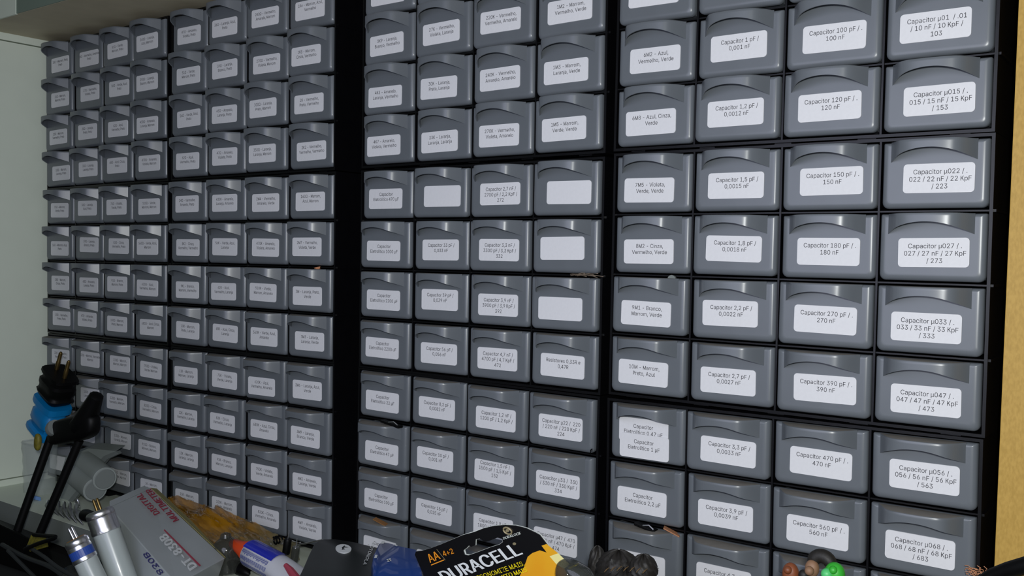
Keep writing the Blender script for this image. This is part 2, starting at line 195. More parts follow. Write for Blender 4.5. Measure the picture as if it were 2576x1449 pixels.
'G':(520,'269,-7 205,1 149,25 104,64 69,116 48,180 40,254 48,329 69,393 104,445 149,484 203,508 265,516 304,512 340,504 374,489 403,469 428,445 449,416 464,384 474,349 408,349 399,372 387,393 373,411 356,427 337,439 315,448 291,454 265,456 222,450 183,432 150,404 125,364 109,314 103,254 109,194 125,145 151,105 184,76 224,59 269,53 309,58 345,71 374,93 396,123 410,160 415,202 434,199 283,199 283,256 478,256 478,200 471,141 451,91 419,50 377,19 326,0','11,13,12 11,14,13 10,14,11 10,15,14 10,16,15 9,16,10 9,29,16 29,17,16 9,30,29 28,17,29 27,17,28 9,31,30 26,17,27 8,31,9 26,18,17 25,18,26 8,32,31 24,18,25 24,19,18 23,19,24 8,33,32 7,33,8 22,19,23 22,20,19 21,20,22 7,34,33 6,34,7 6,35,34 49,51,50 49,47,51 47,52,51 5,35,6 5,36,35 49,46,47 48,52,47 48,53,52 46,48,49 46,53,48 5,37,36 4,37,5 45,53,46 4,38,37 45,54,53 44,54,45 3,38,4 3,39,38 43,54,44 43,55,54 3,40,39 42,55,43 2,40,3 2,41,40 41,55,42 2,55,41 2,56,55 1,56,2 1,57,56 0,57,1'),
'I':(300,'31,0 31,57 118,57 118,452 31,452 31,509 269,509 269,452 183,452 183,57 269,57 269,0','4,6,5 4,7,6 3,7,4 2,8,3 8,7,3 2,9,8 0,2,1 0,9,2 0,10,9 0,11,10'),
'K':(467,'104,145 104,216 122,239 139,261 157,282 174,303 193,324 212,344 364,509 448,509 231,276 228,276 60,0 60,509 125,509 125,334 124,225 125,193 125,0 372,0 188,259 228,309 449,0','12,14,13 12,15,14 7,9,8 7,21,9 21,10,9 6,21,7 12,1,15 1,2,15 2,16,15 5,21,6 5,20,21 10,22,21 4,20,5 3,20,4 0,10,11 0,22,10 2,20,3 2,19,20 16,19,2 17,19,16 12,0,1 18,19,17 12,22,0 18,22,12 19,22,18'),
'L':(393,'60,0 60,509 125,509 125,57 361,57 361,0','0,2,1 0,3,2 0,4,3 0,5,4'),
'M':(628,'60,0 60,509 152,509 277,187 282,174 287,159 293,141 299,123 305,103 311,84 317,65 322,49 307,49 312,65 318,83 324,102 330,121 336,140 342,158 348,174 352,187 476,509 568,509 568,0 504,0 504,291 504,308 504,327 505,347 505,369 506,391 506,413 507,435 507,457 513,457 505,433 498,409 490,386 482,363 474,341 467,322 461,305 456,291 342,0 286,0 170,291 165,304 159,321 152,340 145,361 137,384 129,408 121,432 112,457 119,457 120,437 120,416 120,394 121,372 121,350 122,328 122,309 122,291 122,0','0,53,1 53,2,1 53,54,2 54,3,2 20,33,21 33,22,21 33,34,22 34,23,22 0,52,53 55,3,54 20,32,33 35,32,34 32,23,34 56,52,55 52,3,55 20,35,32 35,31,32 20,36,35 0,56,52 56,51,52 0,57,56 20,37,36 0,58,57 20,38,37 0,59,58 20,39,38 0,60,59 20,40,39 0,61,60 20,41,40 0,62,61 20,42,41 0,63,62 20,43,42 19,43,20 18,43,19 17,43,18 16,43,17 15,43,16 14,43,15 13,10,14 10,43,14 13,11,10 12,11,13'),
'N':(523,'60,0 60,509 136,509 343,183 352,168 363,151 375,130 388,107 401,82 414,55 405,54 402,81 401,108 400,134 399,157 399,178 399,195 399,509 463,509 463,0 387,0 202,290 190,310 177,331 164,354 148,381 130,413 108,452 119,454 121,417 122,384 123,354 124,328 125,307 125,291 125,0','0,27,1 27,2,1 27,28,2 28,3,2 16,18,17 16,19,18 29,26,28 26,3,28 0,29,27 29,26,27 0,30,29 25,3,26 0,31,30 24,3,25 23,3,24 0,32,31 22,3,23 0,33,32 21,3,22 0,34,33 0,35,34 20,3,21 15,19,16 20,4,3 14,19,15 20,5,4 13,19,14 20,6,5 12,19,13 20,7,6 11,19,12 20,8,7 20,10,8 10,9,8 10,19,11 20,19,10'),
'O':(533,'267,-7 205,1 150,25 105,63 70,115 48,179 40,254 48,329 70,393 105,445 150,484 205,508 267,516 329,508 384,484 429,445 464,393 486,329 493,254 486,179 464,115 429,63 384,25 329,1 267,53 310,59 349,76 383,104 408,144 425,194 430,254 425,314 408,365 383,404 349,433 310,450 267,456 223,450 184,433 151,404 125,364 109,314 103,254 109,194 125,144 151,105 184,76 223,59','11,13,12 10,13,11 10,14,13 9,14,10 9,36,14 36,15,14 9,37,36 35,15,36 34,15,35 9,38,37 8,38,9 34,16,15 33,16,34 8,39,38 32,16,33 8,40,39 7,40,8 32,17,16 31,17,32 7,41,40 6,41,7 31,18,17 30,18,31 6,42,41 5,42,6 5,43,42 29,18,30 29,19,18 5,44,43 28,19,29 4,44,5 28,20,19 4,45,44 27,20,28 3,45,4 27,21,20 3,46,45 26,21,27 3,47,46 25,21,26 25,22,21 2,47,3 2,24,47 24,22,25 2,22,24 1,22,2 1,23,22 1,0,23'),
'P':(444,'60,0 60,509 235,509 289,503 332,487 366,462 390,430 404,391 409,348 404,304 390,265 366,232 332,207 289,191 235,186 109,186 109,242 232,242 269,246 297,256 318,272 333,294 342,319 344,348 342,376 333,402 318,422 297,438 268,449 232,452 125,452 125,0','0,30,1 30,2,1 30,3,2 30,4,3 30,5,4 30,29,5 29,28,5 28,6,5 0,16,30 16,31,30 27,6,28 26,6,27 26,7,6 25,7,26 24,7,25 24,8,7 23,8,24 22,8,23 22,9,8 21,9,22 21,10,9 20,10,21 19,10,20 19,11,10 18,11,19 17,11,18 0,15,16 31,17,16 31,14,17 14,11,17 14,12,11 14,13,12 0,14,15 0,31,14'),
'R':(449,'60,0 60,509 236,509 290,504 333,489 367,465 390,433 405,395 409,352 405,309 390,271 367,240 333,217 289,202 236,198 96,198 96,255 234,255 269,258 298,267 319,281 334,300 342,324 345,352 342,380 334,405 319,425 298,440 269,449 233,452 125,452 125,0 353,0 230,229 303,229 428,0','0,16,1 16,30,1 30,2,1 30,3,2 30,4,3 30,5,4 30,29,5 29,28,5 28,6,5 16,31,30 27,6,28 26,6,27 26,7,6 25,7,26 24,7,25 24,8,7 23,8,24 22,8,23 22,9,8 21,9,22 21,10,9 20,10,21 19,10,20 19,11,10 18,11,19 17,11,18 0,15,16 31,17,16 31,33,17 33,11,17 33,34,11 34,12,11 31,14,33 14,32,33 35,12,34 13,35,12 14,35,13 0,14,15 0,31,14 32,35,14'),
'S':(446,'224,-9 172,-4 128,9 91,31 64,60 46,96 38,137 104,137 110,110 123,88 142,71 166,59 194,52 224,49 257,52 286,60 311,74 330,92 342,114 346,139 342,161 332,179 316,193 296,204 272,214 245,222 184,239 128,260 86,289 60,326 52,372 58,413 75,448 102,476 138,498 180,511 227,516 275,511 316,498 351,476 377,449 394,415 401,378 337,378 326,412 302,437 267,453 225,458 194,456 167,448 145,435 129,418 118,398 115,376 119,352 131,334 148,319 169,308 191,300 212,293 264,279 287,272 312,264 336,252 359,238 379,220 394,198 405,171 408,139 403,99 386,64 360,34 323,11 278,-4','35,37,36 34,37,35 34,38,37 33,38,34 33,39,38 33,40,39 32,47,33 47,40,33 32,48,47 46,40,47 32,49,48 45,40,46 45,41,40 31,49,32 31,50,49 44,41,45 31,51,50 31,52,51 44,42,41 30,52,31 43,42,44 30,53,52 30,54,53 29,54,30 29,55,54 29,56,55 28,56,29 28,57,56 28,58,57 28,59,58 28,60,59 27,60,28 27,61,60 27,62,61 27,63,62 26,63,27 26,64,63 25,64,26 25,65,64 24,65,25 24,66,65 23,66,24 22,66,23 22,67,66 21,67,22 20,67,21 20,68,67 19,68,20 18,68,19 18,69,68 5,7,6 5,8,7 17,69,18 5,9,8 17,70,69 4,9,5 16,70,17 4,10,9 15,70,16 4,11,10 15,71,70 14,71,15 3,11,4 3,12,11 13,71,14 3,13,12 3,71,13 3,72,71 2,72,3 2,73,72 1,73,2 1,0,73'),
'T':(449,'32,452 32,509 417,509 417,452 257,452 257,0 193,0 193,452','0,2,1 0,3,2 7,3,0 6,4,7 4,3,7 6,5,4'),
'U':(517,'259,-8 202,-2 154,15 114,43 85,80 66,124 60,173 60,509 124,509 124,178 128,144 141,113 160,87 187,68 220,56 259,52 298,56 331,68 357,87 377,113 389,144 393,178 393,509 457,509 457,173 451,124 433,80 403,43 363,15 315,-2','6,8,7 6,9,8 21,23,22 21,24,23 6,10,9 20,24,21 5,10,6 20,25,24 5,11,10 19,25,20 19,26,25 4,11,5 4,12,11 18,26,19 4,13,12 17,26,18 3,13,4 17,27,26 3,14,13 16,27,17 3,15,14 15,27,16 3,27,15 2,27,3 2,28,27 1,28,2 1,29,28 0,29,1'),
'V':(480,'204,0 16,509 84,509 192,206 203,176 215,137 230,89 248,31 235,31 252,90 267,138 279,176 290,206 395,509 463,509 278,0','0,2,1 0,3,2 12,14,13 12,15,14 0,4,3 11,15,12 10,15,11 0,5,4 9,15,10 0,6,5 8,7,9 7,15,9 0,7,6 0,15,7'),
'Z':(438,'42,0 42,46 274,385 289,408 306,430 323,453 341,476 348,454 317,453 285,452 254,452 223,452 40,452 40,509 397,509 397,462 169,129 152,105 134,81 116,57 97,33 90,54 121,56 152,56 183,57 214,57 400,57 400,0','12,14,13 12,6,14 6,15,14 12,5,6 7,15,6 7,16,15 8,5,7 5,16,7 12,8,5 8,4,5 12,9,8 12,10,9 12,11,10 24,26,25 24,27,26 23,27,24 22,27,23 21,27,22'),
'a':(389,'160,-8 126,-5 94,5 68,22 48,45 35,73 30,108 34,138 43,161 58,179 78,193 100,203 125,211 152,216 178,220 209,224 234,227 252,230 265,235 273,243 276,255 276,257 273,278 267,297 256,311 240,322 220,329 196,331 170,329 149,322 132,313 118,301 107,288 100,274 41,291 57,322 78,346 104,364 133,375 163,382 194,384 215,383 239,379 263,372 286,360 306,343 322,320 333,290 337,251 337,0 276,0 276,52 272,52 264,38 252,25 236,12 215,1 190,-6 170,45 202,49 228,59 248,74 263,93 272,115 276,138 276,190 270,186 260,182 246,179 231,176 216,173 200,171 186,170 176,168 154,164 134,159 117,150 103,139 95,124 92,105 94,87 102,72 114,61 130,52 149,47','39,41,40 39,42,41 38,42,39 38,43,42 37,43,38 37,44,43 36,44,37 36,45,44 35,45,36 35,27,45 27,46,45 35,28,27 26,46,27 35,29,28 25,46,26 35,30,29 34,30,35 24,46,25 24,47,46 34,31,30 23,47,24 34,32,31 22,47,23 33,32,34 22,48,47 21,48,22 20,48,21 19,48,20 19,49,48 18,49,19 17,65,18 65,49,18 16,65,17 15,65,16 14,65,15 13,65,14 12,65,13 11,65,12 10,65,11 9,65,10 9,66,65 64,49,65 9,67,66 9,68,67 8,68,9 8,69,68 8,70,69 8,71,70 8,72,71 8,73,72 8,74,73 8,75,74 7,75,8 7,76,75 7,77,76 7,78,77 63,49,64 6,78,7 6,79,78 62,49,63 5,79,6 5,80,79 61,51,62 51,49,62 5,81,80 60,51,61 4,81,5 4,82,81 4,83,82 59,52,60 52,51,60 4,84,83 59,53,52 50,49,51 58,53,59 4,58,84 4,53,58 3,53,4 3,54,53 3,55,54 2,55,3 2,56,55 1,56,2 1,57,56 0,57,1'),
'c':(396,'207,-8 159,-2 117,16 82,46 56,85 40,133 34,187 40,243 56,291 82,330 117,360 159,378 207,384 234,383 260,377 284,368 305,356 324,340 340,322 353,301 362,277 303,262 298,276 290,289 281,301 270,311 257,319 242,325 226,329 207,330 173,325 145,310 124,287 108,258 99,224 96,187 99,151 108,117 124,88 145,66 173,51 207,46 226,48 243,52 258,58 271,66 282,76 292,89 299,102 304,117 363,102 354,78 341,56 325,37 306,21 285,9 261,-1 235,-6','11,13,12 11,14,13 10,14,11 10,15,14 10,16,15 9,16,10 9,17,16 9,29,17 29,18,17 8,30,9 30,29,9 28,18,29 27,18,28 8,31,30 26,18,27 26,19,18 25,19,26 24,19,25 8,32,31 23,19,24 23,20,19 7,32,8 22,20,23 7,33,32 22,21,20 7,34,33 6,34,7 6,35,34 5,35,6 5,36,35 5,37,36 4,37,5 4,38,37 48,50,49 48,51,50 47,51,48 46,51,47 4,39,38 3,39,4 46,52,51 45,52,46 44,52,45 3,40,39 43,52,44 43,53,52 42,53,43 3,41,40 41,53,42 3,53,41 2,53,3 2,54,53 2,55,54 1,55,2 1,56,55 1,57,56 0,57,1'),
'd':(424,'195,-8 151,-2 112,16 79,45 55,84 39,133 34,189 39,245 55,293 79,332 112,360 151,378 196,384 228,382 253,373 272,360 287,346 298,332 306,319 311,319 311,509 372,509 372,0 313,0 313,59 307,59 298,46 287,31 272,17 252,4 227,-5 204,47 236,51 263,65 284,86 299,115 309,150 312,190 309,229 300,263 284,291 263,312 237,325 204,330 172,325 145,311 124,290 108,261 99,227 96,190 99,151 109,117 124,88 145,66 172,52','19,21,20 19,22,21 11,13,12 11,14,13 10,14,11 10,15,14 9,15,10 9,16,15 9,17,16 8,44,9 44,43,9 43,17,9 43,18,17 42,18,43 41,18,42 8,45,44 41,19,18 41,40,19 40,39,19 39,22,19 8,46,45 7,46,8 7,47,46 38,22,39 7,48,47 6,48,7 37,22,38 6,49,48 6,50,49 36,22,37 5,50,6 5,51,50 35,22,36 4,51,5 4,52,51 34,24,35 24,22,35 4,53,52 33,24,34 3,53,4 3,54,53 32,25,33 25,24,33 32,26,25 23,22,24 3,31,54 31,26,32 3,26,31 3,27,26 2,27,3 2,28,27 2,29,28 1,29,2 1,30,29 0,30,1'),
'e':(404,'212,-8 161,-2 117,16 82,46 56,85 40,132 34,187 39,242 55,290 81,329 115,359 157,378 205,384 236,382 266,374 294,360 319,341 341,315 357,282 368,242 371,194 371,169 75,169 75,221 338,221 310,202 307,238 298,268 283,294 262,314 237,326 205,330 173,326 146,313 125,294 109,270 99,241 96,211 96,178 100,139 110,106 128,80 151,62 180,50 212,46 234,48 254,53 271,61 285,73 297,88 306,106 365,91 353,63 335,39 311,20 282,4 249,-5','11,13,12 11,14,13 10,14,11 10,15,14 10,16,15 9,16,10 9,31,16 31,17,16 9,32,31 30,17,31 8,32,9 29,17,30 8,33,32 29,18,17 28,18,29 8,34,33 27,18,28 8,35,34 7,35,8 27,19,18 7,36,35 26,19,27 26,24,19 24,20,19 6,23,7 23,36,7 23,37,36 25,24,26 6,22,23 37,24,23 37,20,24 38,20,37 38,21,20 5,22,6 39,21,38 5,21,22 5,39,21 5,40,39 4,40,5 4,41,40 49,51,50 49,52,51 48,52,49 3,41,4 3,42,41 47,52,48 47,53,52 3,43,42 46,53,47 45,53,46 3,44,43 44,53,45 3,53,44 2,53,3 2,54,53 2,55,54 1,55,2 1,56,55 0,56,1'),
'h':(410,'114,227 114,0 53,0 53,509 114,509 114,288 102,288 124,332 152,362 187,379 227,384 264,380 295,369 321,349 341,321 353,285 357,240 357,0 296,0 296,235 290,275 273,304 246,323 210,329 184,326 161,317 141,303 126,283 117,257','2,4,3 2,6,4 6,5,4 9,11,10 9,12,11 8,12,9 8,13,12 7,13,8 7,23,13 23,14,13 6,25,7 25,24,7 24,23,7 22,14,23 21,14,22 21,15,14 6,26,25 20,15,21 6,27,26 2,28,6 28,27,6 20,16,15 19,16,20 2,0,28 19,17,16 18,17,19 2,1,0'),
'i':(167,'84,443 68,446 54,455 44,468 41,483 44,499 54,512 68,521 84,524 100,521 114,512 123,499 126,483 123,468 114,455 100,446 53,0 53,379 114,379 114,0','16,18,17 16,19,18 7,9,8 6,9,7 6,10,9 5,10,6 5,11,10 4,11,5 4,12,11 3,12,4 3,13,12 2,13,3 2,14,13 1,14,2 1,15,14 0,15,1'),
'j':(167,'83,443 67,446 53,455 44,468 41,483 44,499 53,512 67,521 83,524 100,521 114,512 123,499 126,483 123,468 114,455 100,446 53,379 114,379 114,-30 111,-62 102,-90 86,-113 65,-129 37,-139 4,-143 -10,-143 -10,-87 2,-87 25,-83 40,-72 50,-54 53,-29','31,17,16 31,18,17 30,18,31 30,19,18 29,19,30 29,20,19 28,20,29 27,20,28 25,27,26 25,20,27 25,21,20 25,22,21 25,23,22 25,24,23 7,9,8 6,9,7 6,10,9 5,10,6 5,11,10 4,11,5 4,12,11 3,12,4 3,13,12 2,13,3 2,14,13 1,14,2 1,15,14 0,15,1'),
'l':(189,'139,-2 101,3 74,20 58,48 53,84 53,509 114,509 114,99 115,77 120,62 130,54 146,52 154,52 160,53 165,53 170,54 181,3 172,1 162,-1 150,-2','4,6,5 4,7,6 4,8,7 3,8,4 3,9,8 3,10,9 3,11,10 14,16,15 13,16,14 12,16,13 11,16,12 3,16,11 2,16,3 1,16,2 0,16,1 0,17,16 0,18,17 0,19,18'),
'm':(610,'53,0 53,379 112,379 112,295 108,295 118,323 132,346 151,364 172,376 195,384 219,386 257,380 287,361 309,332 321,295 312,295 322,321 337,343 357,361 381,375 408,383 437,386 468,383 497,372 522,354 541,328 553,296 557,255 557,0 496,0 496,254 490,289 472,313 447,326 419,330 395,328 374,320 358,307 345,290 338,270 335,247 335,0 274,0 274,260 269,288 253,311 229,326 199,330 178,328 158,320 140,307 126,289 117,266 114,238 114,0','9,11,10 20,22,21 8,11,9 19,22,20 19,23,22 8,12,11 0,2,1 0,4,2 4,3,2 7,12,8 18,23,19 18,24,23 6,12,7 17,24,18 6,13,12 17,25,24 5,47,6 47,13,6 16,34,17 34,25,17 47,46,13 46,14,13 5,48,47 16,35,34 33,25,34 33,26,25 5,49,48 16,36,35 32,26,33 45,14,46 4,49,5 15,36,16 4,50,49 15,37,36 31,26,32 44,15,45 15,14,45 4,51,50 15,38,37 31,27,26 0,52,4 52,51,4 44,38,15 44,39,38 30,27,31 43,39,44 43,40,39 0,53,52 42,40,43 30,28,27 29,28,30 42,41,40 0,54,53'),
'n':(410,'114,227 114,0 53,0 53,379 112,379 112,288 102,288 124,332 152,362 187,379 227,384 264,380 295,369 321,349 341,321 353,285 357,240 357,0 296,0 296,235 290,275 273,304 246,323 210,329 184,326 161,317 141,303 126,283 117,257','9,11,10 9,12,11 2,4,3 2,6,4 6,5,4 8,12,9 8,13,12 7,13,8 7,23,13 23,14,13 6,25,7 25,24,7 24,23,7 22,14,23 21,14,22 21,15,14 6,26,25 20,15,21 6,27,26 2,28,6 28,27,6 20,16,15 19,16,20 2,0,28 19,17,16 18,17,19 2,1,0'),
'o':(415,'207,-8 159,-2 117,16 82,46 56,85 40,133 34,187 40,243 56,291 82,330 117,360 159,378 207,384 256,378 299,360 333,330 359,291 376,243 381,187 376,133 359,85 333,46 299,16 256,-2 207,46 242,51 270,66 292,88 307,117 316,151 319,187 316,224 307,258 292,287 270,310 242,325 207,330 173,325 145,310 124,287 108,258 99,224 96,187 99,151 108,117 124,88 145,66 173,51','11,13,12 10,13,11 10,14,13 9,14,10 9,15,14 8,37,9 37,36,9 36,15,9 36,35,15 35,16,15 8,38,37 34,16,35 8,39,38 33,16,34 7,39,8 33,17,16 7,40,39 32,17,33 7,41,40 31,17,32 6,41,7 31,18,17 6,42,41 30,18,31 5,42,6 5,43,42 29,18,30 29,19,18 5,44,43 28,19,29 28,20,19 4,44,5 4,45,44 27,20,28 4,46,45 26,20,27 3,46,4 26,21,20 3,47,46 25,21,26 3,24,47 24,21,25 3,21,24 2,21,3 2,22,21 1,22,2 1,23,22 0,23,1'),
'p':(424,'53,-143 53,379 112,379 112,319 118,319 126,332 137,346 152,360 171,373 197,382 229,384 274,378 313,360 345,332 370,293 385,245 390,189 385,133 370,84 346,45 313,16 274,-2 229,-8 198,-5 173,4 153,17 138,31 127,46 118,59 114,59 114,-143 220,47 253,52 279,66 301,88 316,117 325,151 328,190 325,227 316,261 301,290 280,311 253,325 220,330 188,325 161,312 140,291 125,263 116,229 113,190 116,150 125,115 140,86 162,65 188,51','9,11,10 8,11,9 0,2,1 0,3,2 8,12,11 7,12,8 7,13,12 6,13,7 5,13,6 5,43,13 43,42,13 42,14,13 4,43,5 4,44,43 4,45,44 41,14,42 0,4,3 0,48,4 48,47,4 47,46,4 46,45,4 40,14,41 40,15,14 39,15,40 38,15,39 38,16,15 0,49,48 37,16,38 0,50,49 36,16,37 36,17,16 35,17,36 0,51,50 35,18,17 34,18,35 0,29,51 29,52,51 33,18,34 29,53,52 33,19,18 32,19,33 29,28,53 28,54,53 0,30,29 27,54,28 31,19,32 27,31,54 27,19,31 26,19,27 26,20,19 25,20,26 24,20,25 24,21,20 23,21,24 23,22,21'),
'r':(259,'53,0 53,379 112,379 112,321 115,321 130,347 152,367 181,380 213,385 221,385 229,384 237,384 243,384 243,322 239,323 230,324 219,325 207,326 182,323 159,315 140,301 126,284 117,262 114,237 114,0','7,9,8 7,10,9 7,11,10 7,12,11 7,13,12 6,13,7 0,2,1 0,3,2 5,13,6 4,17,5 17,16,5 16,15,5 15,14,5 14,13,5 4,18,17 4,19,18 0,4,3 0,22,4 22,21,4 21,20,4 20,19,4 0,23,22 0,24,23'),
's':(365,'182,-8 145,-5 112,3 84,18 62,38 45,63 36,94 94,106 105,79 124,60 150,49 181,45 217,50 244,62 262,81 268,103 264,121 254,136 236,147 212,155 149,170 104,186 72,208 53,237 47,274 51,305 65,332 87,354 115,370 149,381 187,384 223,381 254,372 279,358 299,339 314,316 324,290 268,277 258,298 243,316 220,328 187,332 156,329 131,317 114,299 109,277 112,258 124,243 144,232 172,223 229,209 275,194 306,171 325,142 331,106 326,75 312,47 290,24 260,6 224,-4','29,31,30 29,32,31 28,32,29 28,33,32 27,33,28 27,34,33 26,34,27 26,41,34 41,35,34 26,42,41 40,35,41 25,42,26 25,43,42 39,35,40 25,44,43 39,36,35 38,36,39 24,44,25 24,45,44 37,36,38 24,46,45 23,46,24 23,47,46 23,48,47 22,48,23 22,49,48 22,50,49 22,51,50 21,51,22 21,52,51 20,52,21 20,53,52 19,53,20 18,53,19 17,53,18 17,54,53 16,54,17 15,54,16 6,8,7 15,55,54 14,55,15 5,8,6 13,55,14 5,9,8 13,56,55 4,9,5 12,56,13 4,10,9 11,56,12 4,11,10 11,57,56 4,57,11 3,57,4 3,58,57 2,58,3 2,59,58 1,59,2 1,0,59'),
't':(227,'204,379 204,327 6,327 6,379 65,471 126,471 126,98 128,76 136,61 150,53 170,50 177,50 185,51 194,52 202,54 213,2 203,-1 192,-3 180,-4 168,-4 125,2 92,21 72,52 65,93','23,5,4 23,6,5 2,0,3 2,1,0 23,7,6 22,7,23 22,8,7 22,9,8 13,15,14 22,10,9 12,15,13 21,10,22 11,15,12 10,15,11 21,15,10 20,15,21 19,15,20 19,16,15 19,17,16 19,18,17'),
'u':(410,'182,-5 146,-1 115,11 89,31 69,59 57,95 53,139 53,379 114,379 114,144 120,105 137,75 164,56 200,50 226,53 249,62 268,77 283,97 293,122 296,153 296,379 357,379 357,0 298,0 298,92 307,92 286,47 257,17 222,0','6,8,7 6,9,8 19,21,20 19,22,21 18,22,19 6,10,9 5,10,6 17,25,18 25,22,18 5,11,10 16,24,17 24,25,17 4,11,5 16,26,24 26,23,24 26,22,25 15,26,16 4,12,11 14,26,15 3,12,4 3,13,12 13,26,14 3,26,13 3,27,26 23,22,26 2,27,3 2,28,27 1,28,2 1,0,28'),
'v':(389,'162,0 17,379 84,379 165,155 177,121 187,87 196,53 206,21 184,21 194,53 203,87 212,121 224,155 305,379 372,379 226,0','0,2,1 0,3,2 12,14,13 12,15,14 0,4,3 11,15,12 0,5,4 10,15,11 0,9,5 9,6,5 9,6,10 6,15,10 0,8,9 7,15,6 0,7,8 0,15,7'),
'z':(380,'42,0 42,46 254,320 254,323 48,323 48,379 332,379 332,331 126,60 126,56 339,56 339,0','4,6,5 4,7,6 4,3,7 3,2,7 2,8,7 1,8,2 1,9,8 1,10,9 1,11,10 0,11,1'),
'µ':(407,'53,-143 53,379 114,379 114,150 117,118 126,92 141,72 160,59 182,51 206,48 231,51 252,59 271,73 285,92 293,118 296,150 296,379 357,379 357,86 359,70 366,60 377,54 394,53 404,53 404,0 392,0 350,6 321,22 304,49 298,86 298,120 312,120 309,86 301,58 289,36 274,20 257,8 240,0 222,-4 206,-6 190,-4 172,0 154,8 138,20 123,36 111,58 103,86 100,120 114,120 114,-143','0,2,1 0,47,2 47,3,2 15,17,16 15,18,17 47,48,3 48,4,3 14,30,15 30,31,15 31,18,15 0,46,47 49,4,48 14,29,30 32,18,31 13,29,14 49,44,4 44,5,4 12,29,13 44,6,5 32,19,18 12,33,29 33,28,29 0,45,46 33,19,32 11,33,12 44,7,6 33,20,19 33,21,20 10,33,11 44,8,7 0,44,45 10,34,33 28,21,33 28,22,21 28,23,22 28,24,23 9,34,10 44,9,8 27,24,28 44,34,9 44,35,34 0,49,44 43,35,44 26,24,27 42,35,43 42,36,35 41,36,42 41,37,36 25,24,26 40,37,41 40,38,37 39,38,40'),
'í':(167,'57,429 104,529 173,529 107,429 53,0 53,379 114,379 114,0','4,6,5 4,7,6 0,2,1 0,3,2'),
'Ω':(536,'42,0 42,57 166,57 166,81 128,97 97,121 73,152 55,190 44,232 40,278 44,328 57,374 77,414 104,449 137,477 176,498 220,511 268,516 316,511 360,498 398,477 432,449 458,414 479,374 491,328 495,278 492,232 481,190 463,152 438,121 408,97 370,81 370,57 494,57 494,0 311,0 311,102 361,125 399,162 423,214 430,277 426,329 410,373 386,408 354,434 314,450 268,455 222,450 182,434 150,408 125,373 110,329 105,277 113,214 136,163 174,125 225,102 225,0','16,18,17 15,18,16 15,19,18 14,19,15 14,20,19 13,20,14 13,46,20 46,21,20 13,47,46 45,21,46 13,48,47 44,21,45 12,48,13 44,22,21 12,49,48 43,22,44 11,49,12 43,23,22 11,50,49 42,23,43 10,50,11 42,24,23 10,51,50 41,24,42 10,52,51 40,24,41 9,52,10 40,25,24 8,52,9 40,26,25 8,53,52 39,26,40 7,53,8 39,27,26 7,54,53 38,27,39 6,54,7 38,28,27 6,55,54 37,28,38 5,55,6 37,29,28 5,56,55 36,29,37 4,56,5 36,30,29 4,3,56 3,57,56 35,31,36 31,30,36 2,57,3 35,32,31 0,2,1 0,57,2 35,33,32 35,34,33')}

for _k, (_a, _v, _f) in list(GL.items()):
    GL[_k] = (_a/1000, [tuple(int(q)/1000 for q in p.split(',')) for p in _v.split()], [tuple(int(q) for q in p.split(',')) for p in _f.split()])
def pen(adv, *paths):           # letters drawn as stroked paths (x, y in thousandths), stroke 60
    v, f = [], []
    for pi_, P_ in enumerate(paths):
        L_, R_ = [], []
        for k, (x, y) in enumerate(P_):
            a = P_[max(k-1, 0)]; b = P_[min(k+1, len(P_)-1)]; dx, dy = b[0]-a[0], b[1]-a[1]; m = math.hypot(dx, dy)
            L_.append(((x - dy/m*31)/1000, (y + dx/m*31)/1000)); R_.append(((x + dy/m*31)/1000, (y - dx/m*31)/1000))
        n = len(v); v += [(*p, pi_) for p in L_ + R_]; q = len(P_)
        f += [(n+k, n+k+1, n+q+k+1, n+q+k) for k in range(q-1)]
    return (adv/1000, v, f)
def bowl(x0, x1, yc, h): return [(x0, yc+h)] + [(x1-h*0.95 + h*0.95*math.cos(math.radians(a)), yc + h*math.sin(math.radians(a))) for a in range(90, -91, -18)] + [(x0, yc-h)]
GL['K'] = pen(410, [(75, 0), (75, 509)], [(345, 509), (95, 205)], [(180, 300), (365, 0)])
GL['M'] = pen(530, [(75, 0), (75, 509)], [(455, 0), (455, 509)], [(80, 480), (265, 30)], [(450, 480), (265, 30)])
GL['P'] = pen(385, [(75, 0), (75, 509)], bowl(75, 340, 350, 128))
GL['R'] = pen(410, [(75, 0), (75, 509)], bowl(75, 340, 350, 128), [(210, 225), (350, 0)])
GL['D'] = pen(450, [(75, 0), (75, 509)], bowl(75, 400, 254, 224))
GL['4'] = pen(453, [(300, 0), (300, 500)], [(295, 490), (60, 140)], [(35, 142), (410, 142)])
def text(body, bold=0.0):      # flat glyph mesh of one centred line: (verts2d, faces)
    v, f, x = [], [], 0.0
    for ch in body:
        if ch == ' ': x += SPACE/1000; continue
        a, gv, gf = GL[ch]
        for k, dx in enumerate((0.0,) if not bold else (-bold, 0.0, bold)):
            n = len(v); v += [(p[0]+x+dx, p[1], (p[2] if len(p) > 2 else 0) + 4*k) for p in gv]; f += [tuple(i+n for i in q) for q in gf]
        x += a
    return [(p[0]-x/2, p[1], p[2]) for p in v], f
capH = 0.509
def text3(mb, body, o, x, y, n, bold=0.0):  # glyphs spanning o->x, capital height o->y, lifted along n
    v, f = text(body, bold); o, x, y, n = map(Vector, (o, x, y, n))
    x0 = min(p[0] for p in v); x1 = max(p[0] for p in v); h0 = 0.0; h1 = capH
    return mb.add([o + (x-o)*((p[0]-x0)/(x1-x0)) + (y-o)*((p[1]-h0)/(h1-h0)) + n*(1+0.09*p[2]) for p in v], f)
